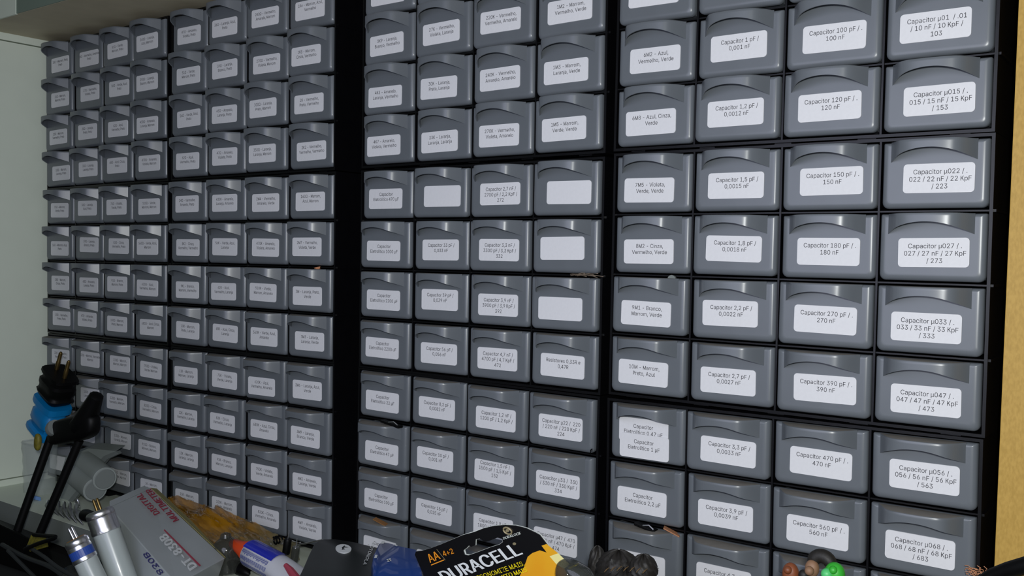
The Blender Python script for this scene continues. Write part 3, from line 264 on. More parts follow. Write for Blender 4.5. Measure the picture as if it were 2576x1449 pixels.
def at(px, py, z=None, y=None):               # where the sight line of a pixel meets a plane z = const or y = const
    q = ((px-1288)/2430, (724.5-py)/2430, -1.0); d = [sum(MR[i][k]*q[i] for i in range(3)) for k in range(3)]
    t = (z-CAM[2])/d[2] if z is not None else (y-CAM[1])/d[1]
    return Vector([CAM[k] + d[k]*t for k in range(3)])

# ---------------------------------------------------------------- shelf unit and desk
XB = 17.02
s = Th('shelf_unit', (8.5, -9.295, -0.7), 'pale shelf compartment with dark back that holds all the drawer cabinets', 'shelf')
s.part('top_board', MB().box(-0.4, 17.5, 0.10, 0.43, -2.9, 1.34), 'board')
s.part('edge_strip', MB().box(1.62, 17.5, 0.103, 0.43, 1.34, 1.36), 'banding', label='grey green edge band of the top board')
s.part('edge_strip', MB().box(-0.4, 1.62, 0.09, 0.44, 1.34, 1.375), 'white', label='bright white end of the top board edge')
s.part('side_rail', MB().box(-0.4, -0.05, -0.035, 0.10, -2.9, 1.34), 'white')
s.part('side_panel', MB().box(-0.4, -0.05, -8.40, -0.06, -2.9, 1.34), 'white', label='pale left side panel')
s.part('side_rail', MB().box(-0.4, -0.06, -8.545, -8.425, -2.9, 1.34), 'white')
s.part('bottom_board', MB().box(-0.4, 17.5, -8.96, -8.545, -2.9, 1.33), 'white')
s.part('edge_strip', MB().box(-0.4, 17.5, -8.96, -8.548, 1.33, 1.345), 'edge2', label='grey front edge of the bottom board')
s.part('plinth', MB().box(-0.4, 17.5, -9.295, -8.96, -2.9, 1.0), 'back')
s.part('side_panel', MB().hexa([(XB, -9.2, -2.9), (17.6, -9.2, -2.9), (17.6, -9.2, 0.0), (XB, -9.2, 0.0), (17.118, 0.1, -2.9), (17.7, 0.1, -2.9), (17.7, 0.1, 0.0), (17.118, 0.1, 0.0)]), 'wood', bevel=0.008, label='yellow wooden right side panel')
s.part('back_panel', MB().box(-0.4, 17.5, -8.545, 0.10, -2.9, -2.8), 'back')
single('desk', MB().box(-4, 22, -9.9, -9.3, -3.2, 9), 'deskm', 'dark grey desk top under the shelf unit and the clutter', 'desk', bevel=0.01)

# ---------------------------------------------------------------- drawer parts (origin: top right corner of the front)
PW, PH, PR, TG = 0.955, 0.640, 0.69395, 0.05892
def plate_ring(ins, z, rb=0.062, rt=0.016):
    x0, x1, y0, y1 = -PW+ins, -ins, -PH+ins, -ins*0.6; p = []
    for cx, cy, r, a0 in ((x1, y1, rt, 0), (x0, y1, rt, 90), (x0, y0, rb, 180), (x1, y0, rb, 270)):
        r = max(r-ins*0.3, 0.006); sx = -1 if cx == x1 else 1; sy = -1 if cy == y1 else 1
        for k in range(6):
            a = math.radians(a0 + 18*k); p.append((cx + sx*r + r*math.cos(a), cy + sy*r + r*math.sin(a), z))
    return p
d = MB()
rings = [plate_ring(i, z) for i, z in ((0.012, -0.095), (0.0, -0.085), (0.0, -0.045), (0.006, -0.030), (0.020, -0.012), (0.038, -0.003), (0.055, 0.0), (0.07, 0.0))]
d.loft(rings, cap=True)
for b_ in ((-PW+0.03, -0.03, -PH+0.02, -PH+0.04, -2.3, -0.09), (-PW+0.03, -PW+0.05, -PH+0.04, -0.05, -2.3, -0.09), (-0.05, -0.03, -PH+0.04, -0.05, -2.3, -0.09), (-PW+0.05, -0.05, -PH+0.04, -0.05, -2.3, -2.27)):
    d.box(*b_)
ME_DRAWER = d.data('drawer', 'plastic', smooth=50)
# curved hood handle: flat bulged front, rounded corners, slanted ends, arched lower edge
def hood():
    h = MB(); N = 40; hw = 0.388; xc = -PW+0.468; rows = [[] for _ in range(7)]
    for k in range(N+1):
        q = -1 + 2*k/N; a = abs(q)
        dd = (1-a)/0.34; bb = 0.18*(dd**-5 + 1)**(-1/5) if dd > 1e-3 else 0.0
        bb += 0.058*(1-q*q); x = xc + q*hw; yb = -(0.082 + 0.112*a**2.1)
        th = 0.020
        rows[0].append((x, 0.0, -0.02)); rows[1].append((x, 0.0, max(bb-0.014, 0.0))); rows[2].append((x, -0.004, max(bb-0.004, 0.0))); rows[3].append((x, -0.014, bb))
        rows[4].append((x, -0.030, bb)); rows[5].append((x, yb, bb)); rows[6].append((x, yb+0.001, max(bb-th, -0.01)))
    rows.append([(p[0], -0.02, p[2]) for p in rows[6]])
    vs_ = [p for r in rows for p in r]; n = N+1; fs = []
    for r in range(7):
        for k in range(N): fs.append((r*n+k, r*n+k+1, (r+1)*n+k+1, (r+1)*n+k))
    h.add(vs_, fs); return h
ME_HOOD = hood().data('handle', 'plastic', smooth=45)
ME_HOOD.materials.append(M['dust'])
for p_ in ME_HOOD.polygons[:40]: p_.material_index = 1
def rrect(w_, h_, r, z0, z1):
    def ring(z, i):
        p = []
        for sx, sy, a0 in ((1, 1, 0), (-1, 1, 90), (-1, -1, 180), (1, -1, 270)):
            for k in range(6):
                a = math.radians(a0+18*k); p.append((sx*(w_/2-r) + (r-i)*math.cos(a), sy*(h_/2-r) + (r-i)*math.sin(a), z))
        return p
    return MB().loft([ring(z0, 0), ring(z1, 0.001)])
ME_LABEL = rrect(0.638, 0.280, 0.036, -0.004, 0.0035).data('label_sticker', 'paper')

LAB={(0,0,1):(-0.397,-0.426), (0,0,2):(-0.432,-0.420), (0,0,3):(-0.478,-0.380), (0,0,4):(-0.515,-0.373), (0,1,1):(-0.409,-0.401), (0,1,2):(-0.433,-0.370),
     (0,1,3):(-0.452,-0.378), (0,1,4):(-0.538,-0.373), (0,2,1):(-0.470,-0.418), (0,2,2):(-0.484,-0.389), (0,2,3):(-0.473,-0.413), (0,2,4):(-0.532,-0.419),
     (0,3,1):(-0.390,-0.423), (0,3,2):(-0.435,-0.392), (0,3,3):(-0.473,-0.379), (0,3,4):(-0.495,-0.390), (0,4,1):(-0.450,-0.394), (0,4,2):(-0.459,-0.369),
     (0,4,3):(-0.447,-0.373), (0,4,4):(-0.457,-0.381), (0,5,1):(-0.414,-0.431), (0,5,2):(-0.433,-0.358), (0,5,3):(-0.421,-0.380), (0,5,4):(-0.483,-0.389),
     (0,6,1):(-0.397,-0.407), (0,6,2):(-0.443,-0.417), (0,6,3):(-0.485,-0.373), (0,6,4):(-0.502,-0.418), (0,7,1):(-0.380,-0.394), (0,7,2):(-0.444,-0.370),
     (0,7,3):(-0.472,-0.402), (0,7,4):(-0.452,-0.410), (0,8,1):(-0.368,-0.378), (0,8,2):(-0.376,-0.361), (0,8,3):(-0.399,-0.371), (0,8,4):(-0.426,-0.406),
     (0,9,2):(-0.383,-0.356), (0,9,3):(-0.420,-0.370), (0,9,4):(-0.442,-0.413), (0,10,3):(-0.352,-0.366), (0,10,4):(-0.412,-0.399), (0,11,3):(-0.353,-0.336),
     (0,11,4):(-0.382,-0.394), (1,0,1):(-0.504,-0.371), (1,0,2):(-0.528,-0.377), (1,0,3):(-0.512,-0.360), (1,0,4):(-0.502,-0.381), (1,1,1):(-0.470,-0.364),
     (1,1,2):(-0.487,-0.359), (1,1,3):(-0.507,-0.379), (1,1,4):(-0.556,-0.366), (1,2,1):(-0.477,-0.373), (1,2,2):(-0.514,-0.383), (1,2,3):(-0.538,-0.367),
     (1,2,4):(-0.522,-0.380), (1,3,1):(-0.515,-0.388), (1,3,2):(-0.515,-0.366), (1,3,3):(-0.547,-0.374), (1,3,4):(-0.476,-0.391), (1,4,1):(-0.490,-0.357),
     (1,4,2):(-0.496,-0.361), (1,4,3):(-0.462,-0.380), (1,4,4):(-0.469,-0.384), (1,5,1):(-0.460,-0.393), (1,5,2):(-0.488,-0.376), (1,5,3):(-0.473,-0.381),
     (1,5,4):(-0.496,-0.367), (1,6,1):(-0.453,-0.409), (1,6,2):(-0.519,-0.402), (1,6,3):(-0.513,-0.386), (1,6,4):(-0.488,-0.405), (1,7,1):(-0.437,-0.389),
     (1,7,2):(-0.464,-0.387), (1,7,3):(-0.498,-0.385), (1,7,4):(-0.454,-0.389), (1,8,1):(-0.517,-0.395), (1,8,2):(-0.468,-0.383), (1,8,3):(-0.508,-0.406),
     (1,8,4):(-0.463,-0.372), (1,9,1):(-0.484,-0.408), (1,9,2):(-0.487,-0.388), (1,9,3):(-0.506,-0.400), (1,9,4):(-0.488,-0.385), (1,10,1):(-0.470,-0.398),
     (1,10,2):(-0.485,-0.382), (1,10,3):(-0.489,-0.399), (1,10,4):(-0.494,-0.405), (1,11,1):(-0.491,-0.413), (1,11,3):(-0.460,-0.382), (1,11,4):(-0.461,-0.377),
     (2,1,1):(-0.501,-0.379), (2,1,2):(-0.484,-0.354), (2,1,3):(-0.492,-0.336), (2,1,4):(-0.470,-0.341), (2,2,1):(-0.516,-0.405), (2,2,2):(-0.525,-0.379),
     (2,2,3):(-0.511,-0.357), (2,2,4):(-0.503,-0.372), (2,3,1):(-0.543,-0.388), (2,3,2):(-0.526,-0.394), (2,3,3):(-0.504,-0.384), (2,3,4):(-0.505,-0.372),
     (2,4,1):(-0.497,-0.382), (2,4,2):(-0.422,-0.375), (2,4,3):(-0.460,-0.367), (2,4,4):(-0.415,-0.379), (2,5,1):(-0.485,-0.414), (2,5,2):(-0.478,-0.389),
     (2,5,3):(-0.461,-0.384), (2,5,4):(-0.503,-0.355), (2,6,1):(-0.484,-0.405), (2,6,2):(-0.478,-0.363), (2,6,3):(-0.486,-0.391), (2,6,4):(-0.507,-0.392),
     (2,7,1):(-0.500,-0.383), (2,7,2):(-0.480,-0.389), (2,7,3):(-0.482,-0.385), (2,7,4):(-0.484,-0.395), (2,8,1):(-0.515,-0.394), (2,8,2):(-0.508,-0.379),
     (2,8,3):(-0.476,-0.388), (2,8,4):(-0.481,-0.374), (2,9,1):(-0.475,-0.410), (2,9,2):(-0.502,-0.366), (2,9,3):(-0.497,-0.394), (2,9,4):(-0.503,-0.380),
     (2,10,1):(-0.499,-0.404), (2,10,2):(-0.517,-0.389), (2,10,3):(-0.486,-0.401), (2,10,4):(-0.525,-0.401), (2,11,1):(-0.505,-0.398), (3,1,1):(-0.484,-0.328),
     (3,2,1):(-0.461,-0.374), (3,2,2):(-0.469,-0.335), (3,2,3):(-0.444,-0.354), (3,2,4):(-0.489,-0.354), (3,3,1):(-0.498,-0.381), (3,3,2):(-0.463,-0.350),
     (3,3,3):(-0.455,-0.357), (3,3,4):(-0.434,-0.357), (3,4,1):(-0.517,-0.389), (3,4,2):(-0.465,-0.365), (3,4,3):(-0.444,-0.349), (3,4,4):(-0.429,-0.351),
     (3,5,1):(-0.506,-0.390), (3,5,2):(-0.468,-0.350), (3,5,3):(-0.459,-0.364), (3,5,4):(-0.449,-0.363), (3,6,1):(-0.499,-0.404), (3,6,2):(-0.497,-0.350),
     (3,6,3):(-0.455,-0.363), (3,6,4):(-0.490,-0.383), (3,7,1):(-0.522,-0.389), (3,7,2):(-0.499,-0.390), (3,7,3):(-0.440,-0.367), (3,7,4):(-0.474,-0.385),
     (3,8,1):(-0.523,-0.400), (3,8,2):(-0.462,-0.390), (3,8,3):(-0.470,-0.385), (3,8,4):(-0.472,-0.379), (3,9,1):(-0.520,-0.412), (3,9,2):(-0.499,-0.400),
     (3,9,3):(-0.481,-0.397), (3,9,4):(-0.492,-0.388), (3,10,1):(-0.514,-0.449), (3,10,2):(-0.502,-0.415)}
O = '\u03a9'; MU = '\u00b5'
def seq(s_): return [x.replace('|', '\n') for x in s_.split(';')]
T = {
 (0, 1): seq('10'+O+' - Marrom, Preto,|Preto;11'+O+' - Marrom,|Marrom, Preto;12'+O+' - Marrom,|Vermelho, Preto;13'+O+' - Marrom,|Laranja, Preto;15'+O+' - Marrom,|Verde, Preto;16'+O+' - Marrom, Azul,|Preto;18'+O+' - Marrom,|Cinza, Preto;20'+O+' - Vermelho,|Preto, Preto;22'+O+' - Vermelho,|Vermelho, Preto;;;'),
 (0, 2): seq('24'+O+' - Vermelho, Amarelo,|Preto;27'+O+' - Vermelho,|Violeta, Preto;30'+O+' - Laranja,|Preto, Preto;33'+O+' - Laranja,|Laranja, Preto;36'+O+' - Laranja,|Azul, Preto;39'+O+' - Laranja,|Branco, Preto;43'+O+' - Amarelo,|Laranja, Preto;47'+O+' - Amarelo,|Violeta, Preto;120'+O+' - Marrom, Vermelho,|Marrom;130'+O+' - Marrom,|Laranja, Marrom;;'),
 (0, 3): seq('51'+O+' - Verde,|Marrom, Preto;56'+O+' - Verde, Azul,|Preto;62'+O+' - Azul,|Vermelho, Preto;68'+O+' - Azul, Cinza,|Preto;75'+O+' - Violeta,|Verde, Preto;82'+O+' - Cinza,|Vermelho, Preto;91'+O+' - Branco,|Marrom, Preto;100'+O+' - Marrom,|Preto, Marrom;110'+O+' - Marrom,|Marrom, Marrom;120'+O+' - Marrom,|Vermelho, Marrom;130'+O+' - Marrom,|Laranja, Marrom;150'+O+' - Marrom,|Verde, Marrom'),
 (0, 4): seq('360'+O+' - Laranja,|Azul, Marrom;390'+O+' - Laranja,|Branco, Marrom;430'+O+' - Amarelo,|Laranja, Marrom;470'+O+' - Amarelo,|Violeta, Marrom;510'+O+' - Verde,|Marrom, Marrom;560'+O+' - Verde, Azul,|Marrom;620'+O+' - Azul,|Vermelho, Marrom;680'+O+' - Azul, Cinza,|Marrom;750'+O+' - Violeta,|Verde, Marrom;820'+O+' - Cinza,|Vermelho, Marrom;910'+O+' - Branco,|Marrom, Marrom;1K - Marrom,|Preto, Vermelho'),
 (1, 1): seq('47'+O+' - Amarelo,|Violeta, Preto;51'+O+' - Verde,|Marrom, Preto;56'+O+' - Verde, Azul,|Preto;62'+O+' - Azul,|Vermelho, Preto;24'+O+' - Vermelho,|Amarelo, Preto;8K2 - Cinza,|Vermelho, Vermelho;9K1 - Branco,|Marrom, Vermelho;10K - Marrom,|Preto, Laranja;11K - Marrom,|Marrom, Laranja;12K - Marrom,|Vermelho, Laranja;13K - Marrom,|Laranja, Laranja;15K - Marrom,|Verde, Laranja'),
 (1, 2): seq('36'+O+' - Laranja, Azul,|Preto;39'+O+' - Laranja,|Branco, Preto;43'+O+' - Amarelo,|Laranja, Preto;47'+O+' - Amarelo,|Violeta, Preto;430K - Amarelo,|Laranja, Amarelo;56K - Verde, Azul,|Laranja;62K - Azul,|Vermelho, Laranja;68K - Azul, Cinza,|Laranja;75K - Violeta,|Verde, Laranja;82K - Cinza,|Vermelho, Laranja;91K - Branco,|Marrom, Laranja;100K - Marrom,|Preto, Amarelo'),
 (1, 3): seq('240'+O+' - Vermelho,|Amarelo, Marrom;270'+O+' - Vermelho,|Violeta, Marrom;300'+O+' - Laranja,|Preto, Marrom;330'+O+' - Laranja,|Laranja, Marrom;2M4 - Vermelho,|Amarelo, Verde;470K - Amarelo,|Violeta, Amarelo;510K - Verde,|Marrom, Amarelo;560K - Verde, Azul,|Amarelo;620K - Azul,|Vermelho, Amarelo;680K - Azul, Cinza,|Amarelo;750K - Violeta,|Verde, Amarelo;820K - Cinza,|Vermelho, Amarelo'),
 (1, 4): seq('1K6 - Marrom, Azul,|Vermelho;1K8 - Marrom,|Cinza, Vermelho;2K - Vermelho,|Preto, Vermelho;2K2 - Vermelho,|Vermelho, Vermelho;160'+O+' - Marrom,|Azul, Marrom;2M7 - Vermelho,|Violeta, Verde;3M - Laranja, Preto,|Verde;3M3 - Laranja,|Laranja, Verde;3M6 - Laranja, Azul,|Verde;3M9 - Laranja,|Branco, Verde;4M3 - Amarelo,|Laranja, Verde;4M7 - Amarelo,|Violeta, Verde'),
 (2, 1): seq('3K6 - Laranja, Azul,|Vermelho;3K9 - Laranja,|Branco, Vermelho;4K3 - Amarelo,|Laranja, Vermelho;4K7 - Amarelo,|Violeta, Vermelho;Capacitor|Eletrol\u00edtico 470 '+MU+'F;Capacitor|Eletrol\u00edtico 1000 '+MU+'F;Capacitor|Eletrol\u00edtico 2200 '+MU+'F;Capacitor|Eletrol\u00edtico 2200 uF;Capacitor|Eletrol\u00edtico 22 '+MU+'F;Capacitor|Eletrol\u00edtico 47 '+MU+'F;Capacitor|Eletrol\u00edtico 100 '+MU+'F;Capacitor|Eletrol\u00edtico 220 '+MU+'F'),
 (2, 2): seq('24K - Vermelho,|Amarelo, Laranja;27K - Vermelho,|Violeta, Laranja;30K - Laranja,|Preto, Laranja;33K - Laranja,|Laranja, Laranja;*;Capacitor 33 pF /|0,033 nF;Capacitor 39 pF /|0,039 nF;Capacitor 56 pF /|0,056 nF;Capacitor 8,2 pF /|0,0082 nF;Capacitor 10 pF /|0,001 nF;Capacitor 15 pF /|0,015 nF;Capacitor 18 pF /|0,018 nF'),
 (2, 3): seq('200K - Vermelho,|Preto, Amarelo;220K - Vermelho,|Vermelho, Amarelo;240K - Vermelho,|Amarelo, Amarelo;270K - Vermelho,|Violeta, Amarelo;Capacitor 2,7 nF /|2700 pF / 2,2 KpF /|272;Capacitor 3,3 nF /|3300 pF / 3,3 KpF /|332;Capacitor 3,9 nF /|3900 pF / 3,9 KpF /|392;Capacitor 4,7 nF /|4700 pF / 4,7 KpF /|472;Capacitor 1,2 nF /|1200 pF / 1,2 KpF /;Capacitor 1,5 nF /|1500 pF / 1,5 KpF /|152;Capacitor 1,8 nF /|1800 pF / 1,8 KpF /|182;'),
 (2, 4): seq('1M1 - Marrom,|Marrom, Verde;1M2 - Marrom,|Vermelho, Verde;1M3 - Marrom,|Laranja, Verde;1M5 - Marrom,|Verde, Verde;*;*;*;Resistores 0,33R e|0,47R;Capacitor '+MU+'22 /  220|/ 220 nF / 220 KpF /|224;Capacitor '+MU+'33 /  330|/ 330 nF / 330 KpF /|334;Capacitor '+MU+'47 /  470|/ 470 nF / 470 KpF /|474;'),
 (3, 1): seq(';5M6 - Verde, Azul,|Verde;6M2 - Azul,|Vermelho, Verde;6M8 - Azul, Cinza,|Verde;7M5 - Violeta,|Verde, Verde;8M2 - Cinza,|Vermelho, Verde;9M1 - Branco,|Marrom, Verde;10M - Marrom,|Preto, Azul;Capacitor|Eletrol\u00edtico 0,47 '+MU+'F;Capacitor|Eletrol\u00edtico 2,2 '+MU+'F;Capacitor|Eletrol\u00edtico 4,7 '+MU+'F;'),
 (3, 2): seq(';;Capacitor 1 pF /|0,001 nF;Capacitor 1,2 pF /|0,0012 nF;Capacitor 1,5 pF /|0,0015 nF;Capacitor 1,8 pF /|0,0018 nF;Capacitor 2,2 pF /|0,0022 nF;Capacitor 2,7 pF /|0,0027 nF;Capacitor 3,3 pF /|0,0033 nF;Capacitor 3,9 pF /|0,0039 nF;Capacitor 4,7 pF /|0,0047 nF;'),
 (3, 3): seq(';;'+';'.join('Capacitor %s pF / .|%s nF' % (v, v) for v in '100 120 150 180 270 390 470 560 680'.split())+';'),
 (3, 4): seq(';;Capacitor '+MU+'01  / .01|/ 10 nF / 10 KpF /|103;'+';'.join('Capacitor %s0%s / .|0%s / %s nF / %s KpF|/ %s3' % (MU, v, v, v, v, v) for v in '15 22 27 33 47 56 68'.split())+';;'),
}
TXW = {}
probe = text('Capacitor 2,7 nF /')[0]
pw = max(p[0] for p in probe) - min(p[0] for p in probe)
SY = 0.0445/capH; SX = 0.478/pw
def text_mesh(body):
    lines = body.split('\n'); mb = MB()
    for i, ln in enumerate(lines):
        if not ln.strip(): continue
        v, f = text(ln.strip())
        y = 0.140 - 0.077 - 0.070*i - 0.0222
        mb.add([(p[0]*SX + 0.014, p[1]*SY + y, 0.0050 + 0.0005*p[2]) for p in v], f)
    return mb.data('printed_text', 'ink')
G = [0.0, 4.14625, 8.71945, 12.88538]
ADJ = {(0, 0): (-.0131, -.0285, .009), (0, 1): (.0185, -.0119, .0015), (0, 2): (.0325, -.008, 0), (1, 0): (-.0188, -.003, .0038), (1, 1): (.0105, 0, .0004), (1, 2): (.02, .0178, .0044),
       (2, 0): (.0065, .0067, .0022), (2, 1): (.0022, -.0116, -.0009), (2, 2): (-.0157, .0052, -.0075), (3, 0): (.0136, .0058, -.0083), (3, 1): (.0031, .0054, -.0041), (3, 2): (-.0107, -.0068, .0035)}
def visible(g, r, c):
    x, y = G[g]+c-0.5, -(r*PR + (r//4)*TG) - 0.3
    v = [x-CAM[0], y-CAM[1], -CAM[2]]; q = [sum(MR[i][k]*v[k] for k in range(3)) for i in range(3)]
    px = 1288 + 2430*q[0]/-q[2]; py = 724.5 - 2430*q[1]/-q[2]
    return -120 < py < 1449+125
# cabinet casing
def casing_meshes(foot):
    m = {}
    a = MB(); x0, x1, y0, y1, zb, zf, t = -0.004, 4.045, -2.772, 0.045, -2.6, -0.035, 0.030
    a.box(x0, x1, y1-t, y1, zb, zf); a.box(x0, x1, y0, y0+t, zb, zf); a.box(x0, x0+t, y0+t, y1-t, zb, zf); a.box(x1-t, x1, y0+t, y1-t, zb, zf); a.box(x0+t, x1-t, y0+t, y1-t, zb, zb+t)
    m['casing'] = a.data('casing', 'black')
    m['divider'] = MB().box(-0.010, 0.010, y0+t, y1-t, zb+t, zf-0.004).data('divider', 'black')
    m['cell_floor'] = MB().box(x0+t, x1-t, -0.008, 0.008, zb+t, zf-0.02).data('cell_floor', 'black')
    m['side_rib'] = MB().box(0, 0.022, -0.012, 0.012, zb, zf-0.03).data('side_rib', 'black')
    m['foot'] = MB().box(-0.09, 0.09, -foot, 0, -0.5, -0.08).data('foot', 'black')
    return m
CM = [casing_meshes(0.014), casing_meshes(0.014), casing_meshes(0.100)]
stack_names = ['leftmost stack, next to the pale side panel', 'second stack, left of the wide dark gap', 'third stack, right of the wide dark gap', 'rightmost stack beside the yellow wooden panel']
tier_names = ['top', 'middle', 'bottom']
hints = ['next to the pale side panel', 'left of the wide dark gap', 'in the middle', 'beside the yellow wooden panel']
DR = {}
for g in range(4):
    for t in range(3):
        dx, dy, rot = ADJ[(g, t)]
        ox, oy = G[g], -t*(4*PR + TG)
        cx, cy = ox+2, oy-2*PR
        Tm = Matrix.Translation(W(cx+dx, cy+dy, 0)) @ Matrix.Rotation(-rot, 4, 'Y') @ Matrix.Translation(-W(cx, cy, 0)) @ Matrix.Translation(W(ox, oy, 0))
        root = bpy.data.objects.new('drawer_cabinet', None); C.objects.link(root); root.matrix_world = Tm
        root['label'] = '%s black drawer cabinet of the %s' % (tier_names[t], stack_names[g]); root['category'] = 'cabinet'; root['group'] = 'stacked black cabinets of small grey drawers'
        cm = CM[t]
        link('casing', cm['casing'], root)
        for c in (1, 2, 3): link('divider', cm['divider'], root, (c+0.0225, 0, 0))
        for r in (1, 2, 3): link('cell_floor', cm['cell_floor'], root, (0, -r*PR+0.027, 0))
        for r in (1, 2, 3): link('side_rib', cm['side_rib'], root, (4.045, -r*PR+0.027, 0))
        for k in range(5): link('foot', cm['foot'], root, (0.3+0.86*k, -2.772, 0))
        for rr in range(4):
            r = 4*t+rr
            for c in (1, 2, 3, 4):
                if not visible(g, r, c): continue
                jx, jz, jr = R.uniform(-.004, .004), R.uniform(-.03, .025), R.uniform(-.004, .004)
                if g == 0 and c == 1: jz = abs(jz)
                tx = T[(g, c)][r]
                blank = tx in ('', '*')
                lbl = 'drawer with a blank white label' if blank else 'drawer labelled ' + tx.replace('\n', ' ').strip()
                o = link('drawer', ME_DRAWER, root, (c+jx, -rr*PR, jz), lbl[:90] if g > 0 else None)
                o.rotation_euler = (0, jr, 0)
                link('handle', ME_HOOD, o)
                if tx == '': 
                    if (g, r, c) not in LAB and g == 3 and r < 2: continue
                lx, ly = LAB.get((g, r, c), (-0.485, -0.385))
                lx -= dx + jx; ly -= dy
                if (g, r, c) == (3, 8, 1):
                    link('label_sticker', ME_LABEL, o, (-0.515, -0.290, 0.004)); link('label_sticker', ME_LABEL, o, (-0.500, -0.470, 0.011))
                    link('printed_text', text_mesh(tx), o, (-0.530, -0.305, 0.004)); link('printed_text', text_mesh('Capacitor\nEletrol\u00edtico 1 '+MU+'F'), o, (-0.515, -0.480, 0.011))
                    continue
                st = link('label_sticker', ME_LABEL, o, (lx, ly, 0.004)); st.rotation_euler = (0, R.uniform(-.014, .014), 0)
                if not blank:
                    up = 0.04 if (g, r, c) == (2, 9, 3) else (0.015 if (g, c) == (1, 4) and r in (0, 4) else 0)
                    te = link('printed_text', text_mesh(tx), o, (lx, ly+up, 0.004)); te.rotation_euler = st.rotation_euler
                DR[(g, r, c)] = o
# ---------------------------------------------------------------- small bits among the drawers
def wires(name, px, py, zz, n, label, cat, group=None, sx=45, sy=5):
    c = at(px, py, z=zz); t = Th(name, (c.x, c.y-0.02, c.z), label, cat, group)
    for k in range(n):
        a = R.uniform(-.5, .35); ln = R.uniform(.08, .2); p = c + Vector((R.uniform(-.15, .15), R.uniform(-.012, .012), R.uniform(-.05, .06)))
        q = p + Vector((ln*math.cos(a), ln*math.sin(a)*0.45, R.uniform(-.05, .05)))
        t.part('wire', MB().sweep([p, (p+q)/2 + Vector((0, .008, 0)), q], 0.0045, 5), 'wire', True)
wires('resistor_leads', 1455, 692, 0.03, 13, 'tangle of thin bent resistor leads sticking out above a drawer with a blank label', 'wires')
c = at(800, 675, z=-0.02); single('paper_scrap', MB().add([c+Vector((-.07, -.03, 0)), c+Vector((.05, -.04, .03)), c+Vector((.05, .03, 0)), c+Vector((-.03, .01, .04)), c+Vector((-.08, .015, .01)), c+Vector((0, -.03, -.05))], [(0, 1, 2, 3), (0, 3, 4), (1, 5, 2), (0, 5, 1), (3, 2, 5), (3, 5, 0)]), 'scrap', 'small tan paper scrap poking out above the drawer labelled 3M', 'paper')
def clip(px, py, zz, lab, w=.17):
    c = at(px, py, z=zz); t = Th('small_clip', (c.x, c.y-0.03, c.z), lab, 'clip')
    t.part('body', MB().obox(c, (w, -0.025, 0), (0, .017, 0), (0, 0, .05)), 'rubber', bevel=.008); t.part('pin', MB().sweep([c+Vector((-w*.2, .02, .03)), c+Vector((w*.4, .035, .03)), c+Vector((w*.9, .0, .04))], .008, 6), 'steel', True)
clip(985, 1066, 0.06, 'small black clip lying above the drawer labelled Eletrolitico 47')
clip(1625, 1326, 0.05, 'small black clip lying under the drawer labelled Eletrolitico 2,2', .13)
def crumb(px, py, zz, lab, w, m='rust2'):
    c = at(px, py, z=zz); single('rust_flake', MB().obox(c, (w, -0.03, 0), (0, .006, 0), (0.02, 0, .05)), m, lab, 'debris')
crumb(960, 1314, 0.09, 'rust brown flake on the handle of the drawer labelled Eletrolitico 220', .14)
crumb(1690, 1337, -0.0, 'tan card piece on top of the drawer labelled Eletrolitico 4,7', .10, 'scrap')
c = at(1487, 1134, z=0.02); single('hooked_wire', MB().sweep([c+Vector((-.01, -.05, 0)), c+Vector((.0, .01, .01)), c+Vector((.025, .03, .02)), c+Vector((.03, 0, .03))], .006, 6), 'rubber', 'short black hooked wire at the corner of the drawer labelled 33', 'wire', True)
c = at(1690, 703, z=-0.03); single('grey_disc', MB().turn(c+Vector((0, 0, -.02)), c+Vector((0, 0, .01)), [(0, .05), (.03, .05)], 16), 'greyd', 'small grey disc peeking over the drawer labelled 9M1', 'disc')

# ---------------------------------------------------------------- left end: clear pot, plug adapters, clamp on rods, grey adapter
p0 = at(100, 1238, y=-8.54); t = Th('clear_pot', p0, 'crumpled clear plastic pot standing against the pale left panel', 'pot')
def ringbox(c, hx, hz, n=20, e=4.0, ax=Vector((1, 0, 0)), az=Vector((0, 0, 1))):
    out = []
    for i in range(n):
        a = 2*math.pi*i/n; ca, sa = math.cos(a), math.sin(a); k = (abs(ca)**e + abs(sa)**e)**(-1/e); out.append(c + ax*hx*ca*k + az*hz*sa*k)
    return out
rr = []
for k in range(9):
    f = k/8; rr.append([q + Vector((R.uniform(-.018, .018), 0, R.uniform(-.018, .018))) for q in ringbox(p0 + Vector((0, .95*f, 0)), .27+.04*f, .22+.03*f)])
t.part('wall', MB().loft(rr, cap=False), 'clearfilm', True); t.part('rim', MB().sweep([q for q in rr[-1]] + [rr[-1][0]], .014, 6), 'clearfilm', True)
single('paper_tag', MB().obox(at(100, 1247, y=-8.50) + Vector((0.05, 0, .12)), (.13, 0, 0), (0, .035, 0), (0, .02, .05)), 'skyb', 'small pale blue tag lying on the shelf below the clear pot', 'tag', bevel=.01)
zc = p0.z
a0, a1 = at(113, 1088, z=zc), at(150, 948, z=zc); ax = (a1-a0).normalized(); ux = ax.cross(Vector((0, 0, 1))).normalized(); uz = Vector((0, 0, 1))
L = (at(133, 1008, z=zc)-a0).length
t = Th('plug_adapter', a0, 'bright blue waisted plug adapter beneath a black adapter, left of the drawers', 'adapter')
def prof(base, segs, hw): return [ringbox(base + ax*l, hw*w_, hw*.72*w_, 24, 5, ux, uz) for l, w_ in segs]
t.part('body', MB().loft(prof(a0, [(0, .94), (.01, 1.06), (.09, 1.05), (.12, .82), (.20, .84), (.24, .96), (L*.62, .93), (L*.70, .80), (L*.80, .80), (L*.83, 1.04), (L, 1.03)], .335)), 'blue', 40)
t.part('pin_plate', MB().loft(prof(a0+ax*L, [(0, .5), (.025, .5)], .335)), 'greyd')
